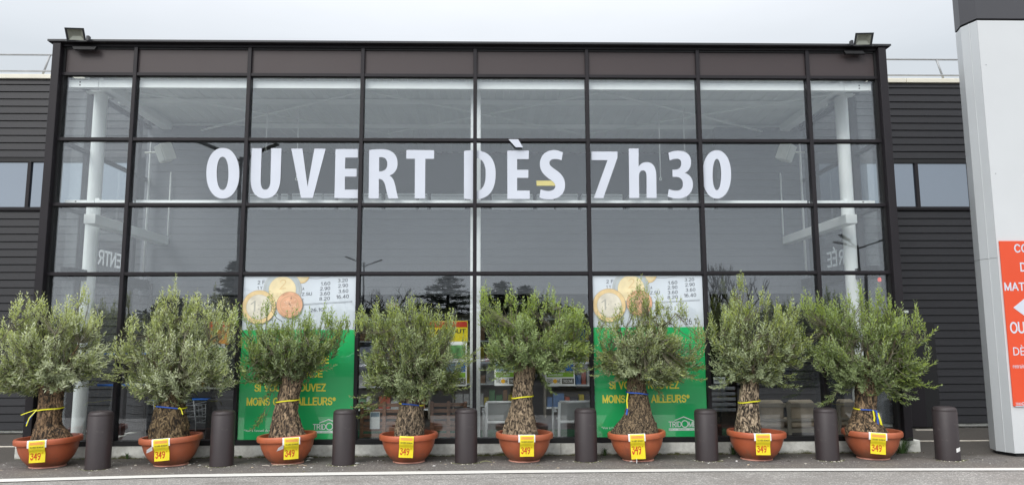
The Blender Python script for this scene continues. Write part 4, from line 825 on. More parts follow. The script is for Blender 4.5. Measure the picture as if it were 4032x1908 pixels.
for k, zz in enumerate((1.42, .95)):
    mb = MB(); mb.bbox(-5.75, -4.62, 1.0, 1.02, zz-.03, zz, M['blue'], .003); tag(mb.build('blue_bar'), ('upper blue bar behind the first olive', 'lower blue bar behind the first olive')[k], 'rail', 'blue bars')  # plain blue bars drawn for two blue lines
mb = MB(); mb.bbox(-5.06, -5.02, 1.03, 1.07, .03, 2.48, M['gasket'], .004); tag(mb.build('door_post'), 'thin black door post between the left column and the first mullion', 'post')
mb = MB(); mb.bbox(-4.1, -3.45, 1.0, 1.6, .03, .72, M['gasket'], .02); mb.box(-4.0, -3.5, .996, .999, .1, .6, M['fpaint']); tag(mb.build('black_cabinet'), 'black cabinet right of the second olive trunk behind the glass', 'cabinet')
mb = MB(); mb.box(-4.2, 4.7, .35, W-.1, .031, .036, M['turf']); tag(mb.build('floor_mat'), 'green artificial turf mat on the hall floor', 'mat')
GC = [(.55, .45, .03), (.5, .1, .05), (.1, .2, .4), (.6, .6, .58), (.12, .3, .12), (.35, .2, .1), (.05, .05, .06)]
gm = [mat('goods_%d' % i, c_, .5, 0, .3, 7) for i, c_ in enumerate(GC)]
for k, (x0, x1, y) in enumerate(((-4.2, -2.9, 5.2), (-2.5, -1.0, 4.6), (-.6, .9, 5.4), (1.3, 2.9, 4.8), (3.3, 4.7, 5.2))):
    t = thing('shop_shelf', ((x0+x1)/2, y, .03), '%s stocked shop shelf seen through the opening behind the hall' % ('leftmost', 'second', 'middle', 'fourth', 'rightmost')[k], 'shelf', 'shop shelves')
    mb = MB(); mb.box(x0, x1, y+.4, y+.43, .03, 2.15, M['taupe']); mb.box(x0, x0+.04, y, y+.4, .03, 2.15, M['taupe']); mb.box(x1-.04, x1, y, y+.4, .03, 2.15, M['taupe']); mb.build('frame', t)
    for z in (.2, .65, 1.1, 1.55, 2.0):
        mb = MB(); mb.box(x0+.041, x1-.041, y, y+.399, z, z+.03, M['white_steel']); mb.build('shelf_board', t)
    mb = MB()
    for z in (.23, .68, 1.13, 1.58):
        x = x0+.06
        while x < x1-.25:
            w_ = random.uniform(.08, .24); mb.box(x, x+w_, y+.06, y+.3, z+.003, z+random.uniform(.14, .36), random.choice(gm)); x += w_+.02
    mb.build('goods', t)
for k, (x0, x1, y, z) in enumerate(((-4.0, -1.2, 3.9, 2.62), (-.9, 2.2, 3.7, 2.60), (2.6, 4.6, 3.9, 2.62), (-3.5, 0, 6.5, 2.9), (.8, 4.2, 6.5, 2.9))):
    t = thing('strip_light', ((x0+x1)/2, y, z), ('lit strip light over the shop behind the second olive', 'lit strip light over the shop behind the central column', 'lit strip light over the shop behind the seventh olive', 'farther lit strip light on the left of the shop', 'farther lit strip light on the right of the shop')[k], 'strip light', 'shop strip lights')
    mb = MB(); mb.bbox(x0, x1, y, y+.08, z+.02, z+.07, M['white_steel'], .004); mb.build('housing', t); mb = MB(); mb.tube([(x0+.02, y+.04, z), (x1-.02, y+.04, z)], .014, M['tube_lamp'], 8); mb.build('tube', t)

# ------------------------------------------------------------------ sign pylon
py_ = thing('sign_pylon', (8.5, -.25, 0), 'tall pale grey sign pylon with a dark cap at the right', 'sign pylon')
def hexa(e=0): return [(7.305-e, -.483-e), (7.262-e, -.36), (7.222-e, -.225), (7.30-e, .02+e), (8.66+e, .02+e), (8.74+e, -.225), (8.66+e, -.483-e)]
mb = MB(); mb.prism([(7.305, -.483), (7.305, -.40), (8.61, -.40), (8.66, -.483)], .05, 6.17, M['pylon']); mb.build('front_panel', py_)
mb = MB()
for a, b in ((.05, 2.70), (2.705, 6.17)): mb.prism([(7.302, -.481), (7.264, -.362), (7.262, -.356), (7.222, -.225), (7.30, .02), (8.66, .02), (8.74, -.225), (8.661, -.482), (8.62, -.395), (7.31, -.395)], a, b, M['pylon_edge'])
mb.tube([(7.259, -.362, .05), (7.259, -.362, 6.17)], .004, M['pylon'], 6); mb.build('side_panel', py_)
mb = MB(); mb.prism(hexa(.004), 6.20, 8.3, mat('pylon_cap', (.055, .055, .062), .45, 0, .05, 1)); mb.build('cap', py_)
mb = MB(); mb.prism(hexa(-.02), 6.171, 6.199, M['frame']); mb.build('joint', py_)
mb = MB(); mb.prism([(7.34, -.46), (7.25, -.22), (7.33, 0), (8.6, 0), (8.6, -.46)], .0, .049, M['gasket']); mb.build('base', py_)
sb = thing('direction_sign', (8.3, -.49, .68), 'orange red direction sign with white writing fixed on the pale pylon', 'sign')
x0s = 7.333; x1s = 8.36
mb = MB(); mb.bbox(x0s, x1s, -.505, -.487, .674, 2.935, M['signred'], .002); mb.build('board', sb)
def Z(y): return at(3995, 900+y/1.283, 1, -.507)[2]
xs = lambda px, y: at(3700+px/1.283, 900+y/1.283, 1, -.507)[0]
for s_t, px, ya, yb_, bo, wd_ in (('COUR', 378, 122, 77, .03, 160), ('DES', 409, 216, 170, .03, 108), ('MATÉRIAUX', 328, 314, 258, .03, 318), ('OUVERT', 358, 530, 468, .03, 244), ('DÈS 7h30', 374, 639, 586, .0, 214), ('retrait marchandises', 371, 703, 682, .0, 210)):
    xl = xs(px, ya); u_ = .00242; mb = MB(); put_text(mb, s_t, xl, xl+wd_*u_, Z(ya), Z(yb_), -.506, M['letter'], .002, bo); mb.build('text_line', sb)
xl = xs(372, 398); mb = MB(); vs, fs = shape2d([[(xl, Z(398)), (xl+.22, Z(338)), (xl+.22, Z(372)), (xl+.5, Z(372)), (xl+.5, Z(424)), (xl+.22, Z(424)), (xl+.22, Z(460))]]); mb.add([(x, -.507-z*.002, y) for x, y, z in vs], fs, M['letter']); mb.build('arrow', sb)
mb = MB(); xl = xs(384, 890); put_text(mb, 'TRID', xl, xl+.085, Z(888), Z(877), -.506, M['letter'], .001, .02); put_text(mb, 'ME', xl+.13, xl+.18, Z(888), Z(877), -.506, M['letter'], .001, .02)
vs, fs = shape2d([ell(xl+.107, Z(882), .02, .02, 20), ell(xl+.107, Z(882), .013, .013, 20)]); mb.add([(x, -.507-z*.001, y) for x, y, z in vs], fs, M['letter']); mb.box(xl, xl+.18, -.507, -.506, Z(896), Z(892), M['letter']); mb.build('logo', sb)
for z in (1.6, 3.9, 5.5): mb = MB(); mb.lathe([(0, 0), (.007, 0), (.007, .004), (0, .006)], (0, 0, 0), M['galv'], 8, Matrix.Translation((7.38, -.484, z)) @ Matrix.Rotation(R_(90), 4, 'X')); mb.build('bolt', py_)

# ------------------------------------------------------------------ bollards
BOL = [(-4.666, -.82), (-3.196, -.66), (-1.652, -.65), (-.09, -.56), (1.479, -.52), (3.061, -.54), (4.634, -.59), (6.195, -.66)]
BR = [.148, .148, .146, .148, .148, .149, .148, .150]
BPX = [(384, 1851), (872, 1838), (1352, 1834), (1835, 1825), (2308, 1819), (2784, 1817), (3259, 1816), (3733, 1815)]; BH = [.715, .70, .70, .695, .685, .665, .675, .69]
bl = ['between the first and second olives from the left', 'between the second and third olives', 'between the third and fourth olives', 'between the fourth and fifth olives', 'between the fifth and sixth olives', 'between the sixth and seventh olives', 'between the seventh and eighth olives', 'with a white sticker, right of the eighth olive']
BOL = [(round_at(px-46, px+46, py-12, b[1])[0], b[1]) for (px, py), b in zip(BPX, BOL)]
for k, ((x, y), r0, h) in enumerate(zip(BOL, BR, BH)):
    t = thing('bollard', (x, y, 0), 'dark plastic bollard '+bl[k], 'bollard', 'dark bollards along the pavement')
    mb = MB(); mb.lathe([(r0*1.01, 0), (r0*1.01, .02), (r0, .03), (r0, h-.062), (r0*.985, h-.058), (r0*.985, h-.052), (r0*.995, h-.048), (r0*.97, h-.03), (r0*.90, h-.012), (r0*.80, h-.003), (r0*.6, h+.002), (0, h+.004)], (x, y, 0), M['plastic_dark'], 48); mb.build('body', t, True, R_(60))
    if k == 7:
        mb = MB(); n_ = 8; T = Matrix.Rotation(R_(4), 4, 'Y')
        vs = []
        for i in range(n_+1):
            a = R_(-78+i*27/n_*1.2); vs += [(x+(r0+.002)*math.cos(a), y+(r0+.002)*math.sin(a), .115+.004*i/2), (x+(r0+.002)*math.cos(a), y+(r0+.002)*math.sin(a), .165+.004*i/2)]
        mb.add(vs, [(2*i, 2*i+2, 2*i+3, 2*i+1) for i in range(n_)], M['paper']); mb.build('sticker', t)

# ------------------------------------------------------------------ potted olives
def tree_mesh_arrays(name, V_, Fq, tone, m, parent):
    me = bpy.data.meshes.new(name); me.vertices.add(len(V_)); me.vertices.foreach_set('co', V_.astype(np.float32).ravel())
    nf = len(Fq); me.loops.add(nf*4); me.loops.foreach_set('vertex_index', Fq.astype(np.int32).ravel()); me.polygons.add(nf)
    me.polygons.foreach_set('loop_start', np.arange(0, nf*4, 4, dtype=np.int32)); me.polygons.foreach_set('loop_total', np.full(nf, 4, dtype=np.int32))
    me.materials.append(m)
    if tone is not None:
        a = me.attributes.new('tone', 'FLOAT', 'POINT'); a.data.foreach_set('value', tone.astype(np.float32))
    me.update(calc_edges=True); o = bpy.data.objects.new(name, me); COL.objects.link(o); o.parent = parent
    return o
def unit(a): return a/np.maximum(np.linalg.norm(a, axis=-1, keepdims=True), 1e-9)
POT = [(55, 333, -.60, 2.0), (551, 807, -.54, 3.0), (1016, 1254, -.47, 3.2), (1495, 1727, -.45, 1.2), (1951, 2177, -.44, -.6), (2396, 2626, -.45, 2.6), (2858, 3095, -.46, -1.6), (3311, 3557, -.47, -.8)]
TAG = [(153, 1), (643, 2), (1155, -1), (1595, -3), (2076, 0), (2511, 1), (3004, 1), (3451, -2)]
LABT = ['potted olive with a leaning trunk and pale crown at the far left', 'potted olive with a squat bulging trunk in front of the second window bay', 'potted olive with a leaning trunk and flat crown in front of the left coin poster',
        'potted olive with a wide spreading crown in front of the fourth window bay', 'potted olive with a pale upright trunk right of the central white column', 'potted olive with a flared trunk in front of the right coin poster',
        'potted olive with a cream and black trunk left of the seventh mullion', 'potted olive with a dark bushy crown at the right corner of the hall']
ENV = [
 dict(rows=[(1190, 100, 370), (1230, 50, 395), (1300, -10, 415), (1370, -50, 425), (1440, -60, 420), (1490, -60, 390), (1525, -30, 320), (1550, 60, 240)], sp=[(78, 1145), (172, 1150), (335, 1115), (265, 1180), (15, 1240), (225, 1185), (110, 1200), (380, 1200)], low=[(-40, 1540), (120, 1535), (425, 1420), (430, 1350)]),
 dict(rows=[(1165, 650, 740), (1215, 580, 850), (1275, 520, 905), (1340, 490, 930), (1400, 460, 945), (1460, 440, 945), (1515, 480, 905), (1560, 570, 800), (1590, 620, 740)], sp=[(692, 1078), (640, 1130), (740, 1150), (775, 1135), (880, 1170), (525, 1230), (500, 1285), (470, 1330), (920, 1200), (820, 1165)], low=[(372, 1468), (425, 1385), (580, 1580), (940, 1500), (400, 1430), (470, 1320)]),
 dict(rows=[(1240, 1040, 1320), (1285, 965, 1360), (1340, 930, 1345), (1390, 915, 1295), (1435, 920, 1240), (1475, 945, 1195), (1510, 990, 1160)], sp=[(1060, 1135), (1280, 1185), (1310, 1200), (1205, 1240), (1000, 1230), (930, 1180), (1360, 1230), (1130, 1225)], low=[(985, 1690), (1020, 1570), (1320, 1435), (920, 1500)]),
 dict(rows=[(1195, 1440, 1750), (1255, 1400, 1800), (1320, 1390, 1825), (1380, 1380, 1840), (1440, 1370, 1860), (1500, 1370, 1850), (1550, 1410, 1800), (1585, 1480, 1740)], sp=[(1615, 1148), (1545, 1170), (1420, 1195), (1700, 1200), (1770, 1215), (1480, 1190), (1660, 1180)], low=[(1400, 1640), (1380, 1560), (1890, 1370), (1885, 1400), (1850, 1520), (1385, 1600)]),
 dict(rows=[(1185, 1905, 2285), (1240, 1895, 2305), (1290, 1900, 2320), (1340, 1890, 2335), (1390, 1885, 2335), (1430, 1915, 2320), (1460, 1970, 2240)], sp=[(1912, 1103), (2013, 1118), (2107, 1130), (2163, 1115), (2255, 1180), (1950, 1180), (2290, 1215), (2060, 1170), (2205, 1175)], low=[(2190, 1550), (1890, 1450), (2350, 1360), (1930, 1490), (2330, 1450)]),
 dict(rows=[(1140, 2495, 2550), (1190, 2475, 2590), (1245, 2425, 2645), (1300, 2370, 2710), (1350, 2345, 2750), (1400, 2335, 2775), (1450, 2335, 2775), (1490, 2370, 2745), (1520, 2450, 2690)], sp=[(2525, 1082), (2485, 1150), (2370, 1210), (2590, 1140), (2640, 1180), (2680, 1165), (2745, 1240), (2440, 1195)], low=[(2325, 1475), (2785, 1440), (2780, 1490), (2620, 1570), (2765, 1400)]),
 dict(rows=[(1185, 2850, 3080), (1235, 2800, 3140), (1300, 2785, 3165), (1360, 2775, 3185), (1420, 2785, 3180), (1470, 2800, 3150), (1510, 2840, 3070)], sp=[(2916, 1068), (3005, 1130), (2960, 1150), (3120, 1150), (2860, 1200), (2800, 1230), (2890, 1130), (3060, 1170)], low=[(3215, 1300), (3190, 1400), (3150, 1520), (2800, 1520), (3200, 1340)]),
 dict(rows=[(1175, 3180, 3550), (1235, 3160, 3590), (1300, 3155, 3610), (1360, 3155, 3650), (1420, 3165, 3675), (1470, 3200, 3680), (1520, 3260, 3640), (1555, 3320, 3590)], sp=[(3165, 1130), (3385, 1100), (3460, 1120), (3340, 1140), (3290, 1160), (3610, 1210), (3550, 1190), (3220, 1150), (3500, 1160), (3425, 1150)], low=[(3705, 1515), (3690, 1290), (3580, 1590), (3215, 1590), (3690, 1420)])]
TRK = [[(1440, 220, 125), (1500, 208, 116), (1560, 202, 106), (1620, 198, 108), (1670, 190, 118), (1700, 200, 150), (1735, 207, 172)],
 [(1490, 688, 80), (1560, 680, 92), (1600, 672, 128), (1650, 668, 152), (1690, 668, 162), (1735, 668, 160)],
 [(1430, 1168, 92), (1490, 1152, 90), (1560, 1137, 90), (1620, 1125, 100), (1670, 1128, 130), (1715, 1135, 165)],
 [(1470, 1636, 76), (1530, 1632, 80), (1580, 1620, 90), (1640, 1615, 112), (1680, 1615, 118), (1718, 1613, 112)],
 [(1390, 2078, 92), (1450, 2066, 86), (1520, 2060, 80), (1590, 2055, 86), (1650, 2052, 118), (1710, 2050, 150)],
 [(1390, 2505, 74), (1440, 2505, 70), (1520, 2505, 80), (1590, 2515, 95), (1640, 2510, 125), (1670, 2505, 170), (1708, 2500, 212)],
 [(1440, 2956, 80), (1520, 2952, 80), (1600, 2948, 90), (1660, 2945, 104), (1718, 2945, 120)],
 [(1460, 3416, 104), (1520, 3413, 100), (1600, 3407, 88), (1650, 3402, 118), (1680, 3410, 155), (1713, 3417, 182)]]
STRAP = [(1608, 0, 'y'), (1598, 1, 'yb'), (1575, 3, 'y'), (1588, 3, 'yb'), (1560, 2, 'y'), (1545, 1, 'b'), (1578, 1, 'y'), (1610, 1, 'yb')]
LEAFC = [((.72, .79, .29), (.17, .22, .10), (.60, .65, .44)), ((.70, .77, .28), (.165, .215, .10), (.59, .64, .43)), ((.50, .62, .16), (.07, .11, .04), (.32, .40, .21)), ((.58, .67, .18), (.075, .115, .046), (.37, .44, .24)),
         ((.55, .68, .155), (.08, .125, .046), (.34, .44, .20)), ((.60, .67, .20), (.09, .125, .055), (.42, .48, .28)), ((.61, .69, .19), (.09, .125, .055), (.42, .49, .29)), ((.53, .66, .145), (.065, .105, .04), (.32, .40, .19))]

def olive(k):
    pl_, pr_, Yc, tilt = POT[k]; mid = at((pl_+pr_)/2, 1715, 1, Yc); X, R = round_at(pl_, pr_, 1715, Yc); ct = (Yc-CAM[1])/math.hypot(X-CAM[0], Yc-CAM[1]); HR = .372
    t = thing('potted_olive_tree', (X, Yc, 0), LABT[k], 'olive tree', 'olive trees in terracotta pots')
    T = Matrix.Translation((X, Yc, 0)) @ Matrix.Rotation(R_(-tilt), 4, 'Y') @ Matrix.Translation((-X, -Yc, 0))
    # pot
    prof = [(R*.50, .012), (R*.56, .03), (R*.66, .07), (R*.77, .13), (R*.85, .20), (R*.895, .27), (R*.905, .292), (R*.94, .298), (R*.985, .300), (R*1.0, .312), (R*1.0, .352), (R*.985, HR-.006), (R*.965, HR), (R*.90, HR-.002), (R*.885, HR-.012), (R*.87, .30), (R*.84, .27)]
    mb = MB(); mb.lathe(prof, (X, Yc, 0), POTM[k % 3], 72, T, close=True); po = mb.build('pot', t, True, R_(35))
    mb = MB(); mb.lathe([(R*.40, .002), (R*.545, .002), (R*.55, .006), (R*.535, .016), (R*.50, .020)], (X, Yc, 0), M['pinkfoot'], 72); mb.build('foot', po, True)
    mb = MB(); n_ = 40; vs = [(X, Yc, .315)]; fs = []
    for i in range(1, 7):
        for j in range(n_):
            a = 2*math.pi*j/n_; r = R*.87*i/6; x, y = X+r*math.cos(a), Yc+r*math.sin(a)
            vs.append((x, y, .318+.014*noise.noise((x*14, y*14, k))-(.012 if i == 6 else 0)))
    fs += [(0, 1+j, 1+(j+1) % n_) for j in range(n_)]
    for i in range(5):
        for j in range(n_): fs.append((1+i*n_+j, 1+(i+1)*n_+j, 1+(i+1)*n_+(j+1) % n_, 1+i*n_+(j+1) % n_))
    vs = [tuple(T @ Vector(v)) for v in vs]; mb.add(vs, fs, M['soil']); mb.build('soil', t, True)
    # trunk
    prof = []
    for y_, cx, w_ in TRK[k]:
        q = at(cx, y_, 1, Yc); dd = np.dot(q-CAM, FW); prof.append((q[2], q[0], w_/F*dd/2*.94*ct))
    prof.sort(); zs = np.array([p[0] for p in prof]); zs[0] = min(zs[0], .30)
    nz_, na = 110, 110; ztop = zs[-1]; zz = np.linspace(.29, ztop, nz_)
    cxs_ = np.interp(zz, zs, [p[1] for p in prof]); rr = np.interp(zz, zs, [p[2] for p in prof])
    ker = np.ones(9)/9; cxs_ = np.convolve(np.pad(cxs_, 4, 'edge'), ker, 'valid'); rr = np.convolve(np.pad(rr, 4, 'edge'), ker, 'valid')
    vs = []; kk = k*7.3; tw = [.9, 2.2, .5, .4, 1.3, .7, .3, 1.0][k]; lump = [.10, .15, .05, .07, .06, .06, .06, .08][k]
    for i in range(nz_):
        z = zz[i]; low = max(0, 1-(z-.3)/.22)
        for j in range(na):
            a = 2*math.pi*j/na; ca, sa = math.cos(a), math.sin(a); b_ = a+tw*z
            p = Vector((math.cos(b_)*1.2, math.sin(b_)*1.2, z*1.6+kk))
            f = 1+.13*noise.noise(p*1.3)+lump*noise.noise(Vector((ca*2.2, sa*2.2, z*7+kk)))
            ridge = 1-abs(noise.noise(Vector((math.cos(b_)*3.2, math.sin(b_)*3.2, z*2.4+kk))))*2
            f += .085*(ridge-.6)+.05*noise.noise(Vector((ca*7, sa*7, z*20+kk)))+.035*noise.noise(Vector((ca*15, sa*15, z*38+kk)))
            f += low*.09*max(0, math.sin(b_*3+kk))*1.0
            vs.append((cxs_[i]+rr[i]*f*ca, Yc+rr[i]*.85*f*sa, z))
    fs = [(i*na+j, i*na+(j+1) % na, (i+1)*na+(j+1) % na, (i+1)*na+j) for i in range(nz_-1) for j in range(na)]
    fs.append(tuple((nz_-1)*na+j for j in range(na)))
    mb = MB(); mb.add(vs, fs, BARKS[k])
    if k == 0:  # root spur of the leaning trunk
        q = at(262, 1712, 1, Yc); pts = [(prof[2][1]+.03, Yc-.02, .44), (q[0]-.05, Yc-.04, .40), (q[0]+.02, Yc-.05, .345), (q[0]+.05, Yc-.05, .30)]
        mb.tube(pts, [.10, .085, .06, .04], BARKS[k], 14)
    if k == 7:
        q = at(3345, 1690, 1, Yc); mb.tube([(prof[0][1], Yc-.02, .40), (q[0]+.04, Yc-.06, .39), (q[0]-.04, Yc-.06, .355), (q[0]-.06, Yc-.06, .30)], [.12, .10, .07, .03], BARKS[k], 14)
    mb.build('trunk', t, True)
    # strap
    ys, tl, cc = STRAP[k]; qz = at(TRK[k][2][1], ys, 1, Yc)[2]; ci = np.interp(qz, zz, cxs_); ri = np.interp(qz, zz, rr)*1.10+.004
    mb = MB(); n_ = 48; wv = .008; vs = []; fs = []
    for j in range(n_):
        a = 2*math.pi*j/n_; dz = .10*ri*math.cos(a)*(1 if k % 2 == 0 else -1)+.004*math.sin(3*a)
        for e in (-wv, wv): vs.append((ci+ri*math.cos(a), Yc+ri*.87*math.sin(a), qz+dz+e))
    for j in range(n_): fs.append((2*j, 2*((j+1) % n_), 2*((j+1) % n_)+1, 2*j+1))
    o_ = len(mb.v)
    if cc == 'yb':
        mb.add(vs, fs[:n_*5//8]+fs[n_*7//8:], M['strap_y']); mb.add(vs, fs[n_*5//8:n_*7//8], M['strap_b'])
    else: mb.add(vs, fs, M['strap_b'] if cc == 'b' else M['strap_y'])
    def ribbon(pts, m, w_=.007):
        v = []
        for p in pts: v += [(p[0]-w_, p[1], p[2]+w_*.4), (p[0]+w_, p[1]-.002, p[2]-w_*.4)]
        mb.add(v, [(2*i, 2*i+2, 2*i+3, 2*i+1) for i in range(len(pts)-1)], m)
    yf = Yc-ri*.9-.006
    if k == 0:
        xk = ci-ri*.75; ribbon([(xk, yf+.06, qz), (xk-.08, yf+.02, qz-.03), (xk-.17, yf+.02, qz-.065)], M['strap_y']); ribbon([(xk, yf+.06, qz), (xk-.04, yf+.02, qz-.09), (xk-.09, yf+.01, qz-.17)], M['strap_b']); ribbon([(xk+.01, yf+.05, qz), (xk-.05, yf, qz-.10), (xk-.08, yf, qz-.20)], M['strap_y'], .006)
    if k == 1: xk = ci+ri*.8; ribbon([(xk, yf+.07, qz), (xk+.04, yf+.04, qz-.04), (xk+.06, yf+.03, qz-.09)], M['strap_y'], .008)
    if k == 5: xk = ci-ri*.9; ribbon([(xk, yf+.08, qz), (xk-.02, yf+.06, qz-.10), (xk-.015, yf+.05, qz-.20)], M['strap_y'], .008); ribbon([(xk-.01, yf+.06, qz-.18), (xk-.03, yf+.05, qz-.28)], M['strap_b'], .010)
    if k == 7: xk = ci+ri*.25; ribbon([(xk, yf, qz), (xk+.005, yf-.01, qz-.10), (xk-.02, yf-.01, qz-.22)], M['strap_y'], .010); ribbon([(xk+.04, yf, qz), (xk+.05, yf-.01, qz-.09), (xk+.045, yf-.01, qz-.18)], M['strap_b'], .012); ribbon([(xk+.06, yf, qz-.03), (xk+.075, yf-.02, qz-.12), (xk+.09, yf-.02, qz-.19)], M['strap_y'], .014)
    mb.build('tie_strap', t)
    # crown
    E_ = ENV[k]; rows = []
    for i_, (y_, xl, xr) in enumerate(E_['rows']):
        y_ += (26, 14, 6)[i_] if i_ < 3 else 0
        a = at(xl, y_, 1, Yc-.05); b = at(xr, y_, 1, Yc-.05); rows.append((a[2], a[0], b[0]))
    rows.sort(); rz = np.array([r[0] for r in rows]); rl = np.array([r[1] for r in rows]); rr_ = np.array([r[2] for r in rows])
    base = np.array([cxs_[-1], Yc, ztop-.06])
    NS = [860, 880, 740, 840, 790, 830, 770, 920][k]
    zmin, zmax = rz[0], rz[-1]
    # clusters of shoots: each branchlet carries a fan of them, with gaps between the branchlets
    NCL = NS//7; PER = 8; NS = NCL*PER
    wz = np.linspace(zmin, zmax, 60); pw = (np.interp(wz, rz, rr_)-np.interp(wz, rz, rl))**1.5; pw /= pw.sum()
    cz = rng.choice(wz, NCL, p=pw)+rng.uniform(-.02, .02, NCL)
    lx = np.interp(cz, rz, rl); rx = np.interp(cz, rz, rr_); cx = (lx+rx)/2; hw = (rx-lx)/2
    ang = rng.uniform(0, 2*np.pi, NCL); rad = np.sqrt(rng.uniform(.12, 1.0, NCL)); hd = np.minimum(hw*.72, .44)
    cc_ = np.stack([cx+hw*rad*np.cos(ang), Yc-.03+hd*rad*np.sin(ang), cz], 1)
    upn = np.clip((cz-zmin)/(zmax-zmin), 0, 1)[:, None]
    cdir = unit(unit(cc_-base)*.85+np.array([0, 0, 1])*(-.02+.85*upn)+rng.normal(0, .20, (NCL, 3)))
    # a fan: tips spread across and along the branchlet's axis
    cidx = np.repeat(np.arange(NCL), PER)
    tip = cc_[cidx]+rng.normal(0, .042, (NS, 3))-cdir[cidx]*np.abs(rng.normal(0, .09, NS))[:, None]
    dirs = unit(cdir[cidx]+rng.normal(0, .27, (NS, 3)))
    Ls = rng.uniform(.13, .26, NS); tip[:, 2] = np.maximum(tip[:, 2], zmin-.02)
    tz = tip[:, 2]
    spx, spd, spl = [], [], []
    for px, py in E_['sp']:
        q = at(px, py, 1, Yc-.05+random.uniform(-.18, .1)); spx.append(q); spd.append((random.uniform(-.15, .15)+.12*np.sign(q[0]-base[0]), random.uniform(-.1, .1), 1)); spl.append(random.uniform(.26, .38))
        for _ in range(6):
            spx.append(q+np.array([random.uniform(-.07, .07), random.uniform(-.06, .06), -random.uniform(.04, .22)])); spd.append((random.uniform(-.3, .3), random.uniform(-.25, .25), 1)); spl.append(.22)
    for _ in range(16):
        xx = random.uniform(rl.min()+.05, rr_.max()-.05); ok = [z_ for z_, a_, b_ in zip(np.linspace(zmin, zmax, 40), np.interp(np.linspace(zmin, zmax, 40), rz, rl), np.interp(np.linspace(zmin, zmax, 40), rz, rr_)) if a_ <= xx <= b_]
        if not ok: continue
        q = np.array([xx, Yc+random.uniform(-.3, .12), max(ok)+random.triangular(.0, .24, .07)]); d_ = (random.uniform(-.12, .12)+.25*(xx-base[0]), random.uniform(-.12, .1), 1)
        spx.append(q); spd.append(d_); spl.append(random.uniform(.22, .32)); spx.append(q-np.array([random.uniform(-.05, .05), 0, .10])); spd.append(d_); spl.append(.2)
    for px, py in E_['low']:
        q = at(px, py, 1, Yc-.12+random.uniform(-.12, .02)); d_ = q-base; d_[2] *= 1.0; d_ = unit(d_)
        spx.append(q); spd.append(tuple(d_+np.array([0, 0, -.05]))); spl.append(.36)
        for _ in range(2):
            spx.append(q-d_*random.uniform(.08, .2)+np.array([0, random.uniform(-.06, .06), random.uniform(-.05, .05)])); spd.append(tuple(d_+np.array([0, 0, random.uniform(-.25, .25)]))); spl.append(.25)
    nsp = len(spx)
    tip = np.vstack([tip, np.array(spx)]); dirs = np.vstack([dirs, unit(np.array(spd, float))]); Ls = np.concatenate([Ls, spl]); NT = len(tip)
    tip[:, 1] = np.minimum(tip[:, 1], -.10)
    # shoot centre line: quadratic, starts flatter and bends up
    root = tip-dirs*Ls[:, None]; root[:NS, 2] = np.maximum(root[:NS, 2], zmin+.03+rng.uniform(0, .05, NS)); Ls = np.maximum(.08, np.linalg.norm(tip-root, axis=1)); sag = np.array([0, 0, -1.0])*(Ls*.16)[:, None]
    NPN = 6
    ts = np.linspace(0, 1, NPN)
    line = np.stack([root*(1-s)+tip*s+sag*(4*s*(1-s)) for s in ts], 1)   # NT,NPN,3
    line[:, :, 1] = np.minimum(line[:, :, 1], -.095)
    # skeleton: limbs
    mb = MB(); sk = [base]; nl = 11
    for i in range(nl):
        a = 2*math.pi*i/nl+random.uniform(-.2, .2); zt = random.uniform(.35, .85); z_ = zmin+(zmax-zmin)*zt
        l_, r_ = np.interp(z_, rz, rl), np.interp(z_, rz, rr_); tx = (l_+r_)/2+(r_-l_)/2*.62*math.cos(a); ty = Yc+min((r_-l_)/2*.5, .30)*math.sin(a)
        p0 = base+np.array([.04*math.cos(a), .04*math.sin(a), -.03]); p3 = np.array([tx, min(ty, -.14), z_]); p1 = p0+np.array([(tx-p0[0])*.35, (ty-p0[1])*.35, .08]); p2 = p3-np.array([(tx-p0[0])*.2, 0, (z_-p0[2])*.45])
        pts = [tuple(p0)]+bez(p0, p1, p2, p3, 9); r0 = random.uniform(.020, .036)
        mb.tube(pts, [r0*(1-.8*j/9) for j in range(10)], M['stem'] if i % 2 else BARKS[k], 7); sk += [np.array(p) for p in pts[2:]]
        for _ in range(3):
            s0 = np.array(pts[random.randint(3, 8)]); d_ = unit(np.array([random.gauss(0, 1), random.gauss(0, .6), .6+random.random()])); e_ = s0+d_*random.uniform(.15, .30); e_[1] = min(e_[1], -.14)
            m_ = (s0+e_)/2+np.array([0, 0, -.02]); mb.tube([tuple(s0), tuple(m_), tuple(e_)], [.010, .008, .005], M['stem'], 6); sk += [m_, e_]
    SK = np.array(sk)
    for i in range(NT):
        d2 = ((SK-root[i])**2).sum(1); j = int(d2.argmin()); s0 = SK[j]; m_ = (s0+root[i])/2+np.array([0, 0, -.015-.1*math.sqrt(d2[j])*.3])
        mb.tube([tuple(s0), tuple(m_), tuple(root[i])], [.0042, .0036, .0028], M['stem'], 4, False)
        mb.tube([tuple(p) for p in line[i]], [.0028, .0026, .0023, .002, .0017, .001], M['stem'], 3, False)
    mb.build('branches', t, True)
    # leaves: opposite pairs turned a quarter each node
    sp_ = .0185; VV = []; TT = []
    nn = np.maximum(6, (Ls/sp_).astype(int)); tot = int(nn.sum())
    idx = np.repeat(np.arange(NT), nn); s = np.concatenate([(np.arange(n)+.5)/n for n in nn]); node = np.concatenate([np.arange(n) for n in nn])
    s = .08+.92*s
    P = root[idx]*(1-s)[:, None]+tip[idx]*s[:, None]+sag[idx]*(4*s*(1-s))[:, None]
    D = unit((tip-root)[idx]+sag[idx]*(4*(1-2*s))[:, None])
    ref = unit(np.cross(D, np.array([.3, .2, 1.0])+rng.normal(0, .05, (tot, 3)))); ref2 = np.cross(D, ref)
    ph = np.where(node % 2 == 0, 0.0, np.pi/2)+rng.normal(0, .35, tot)
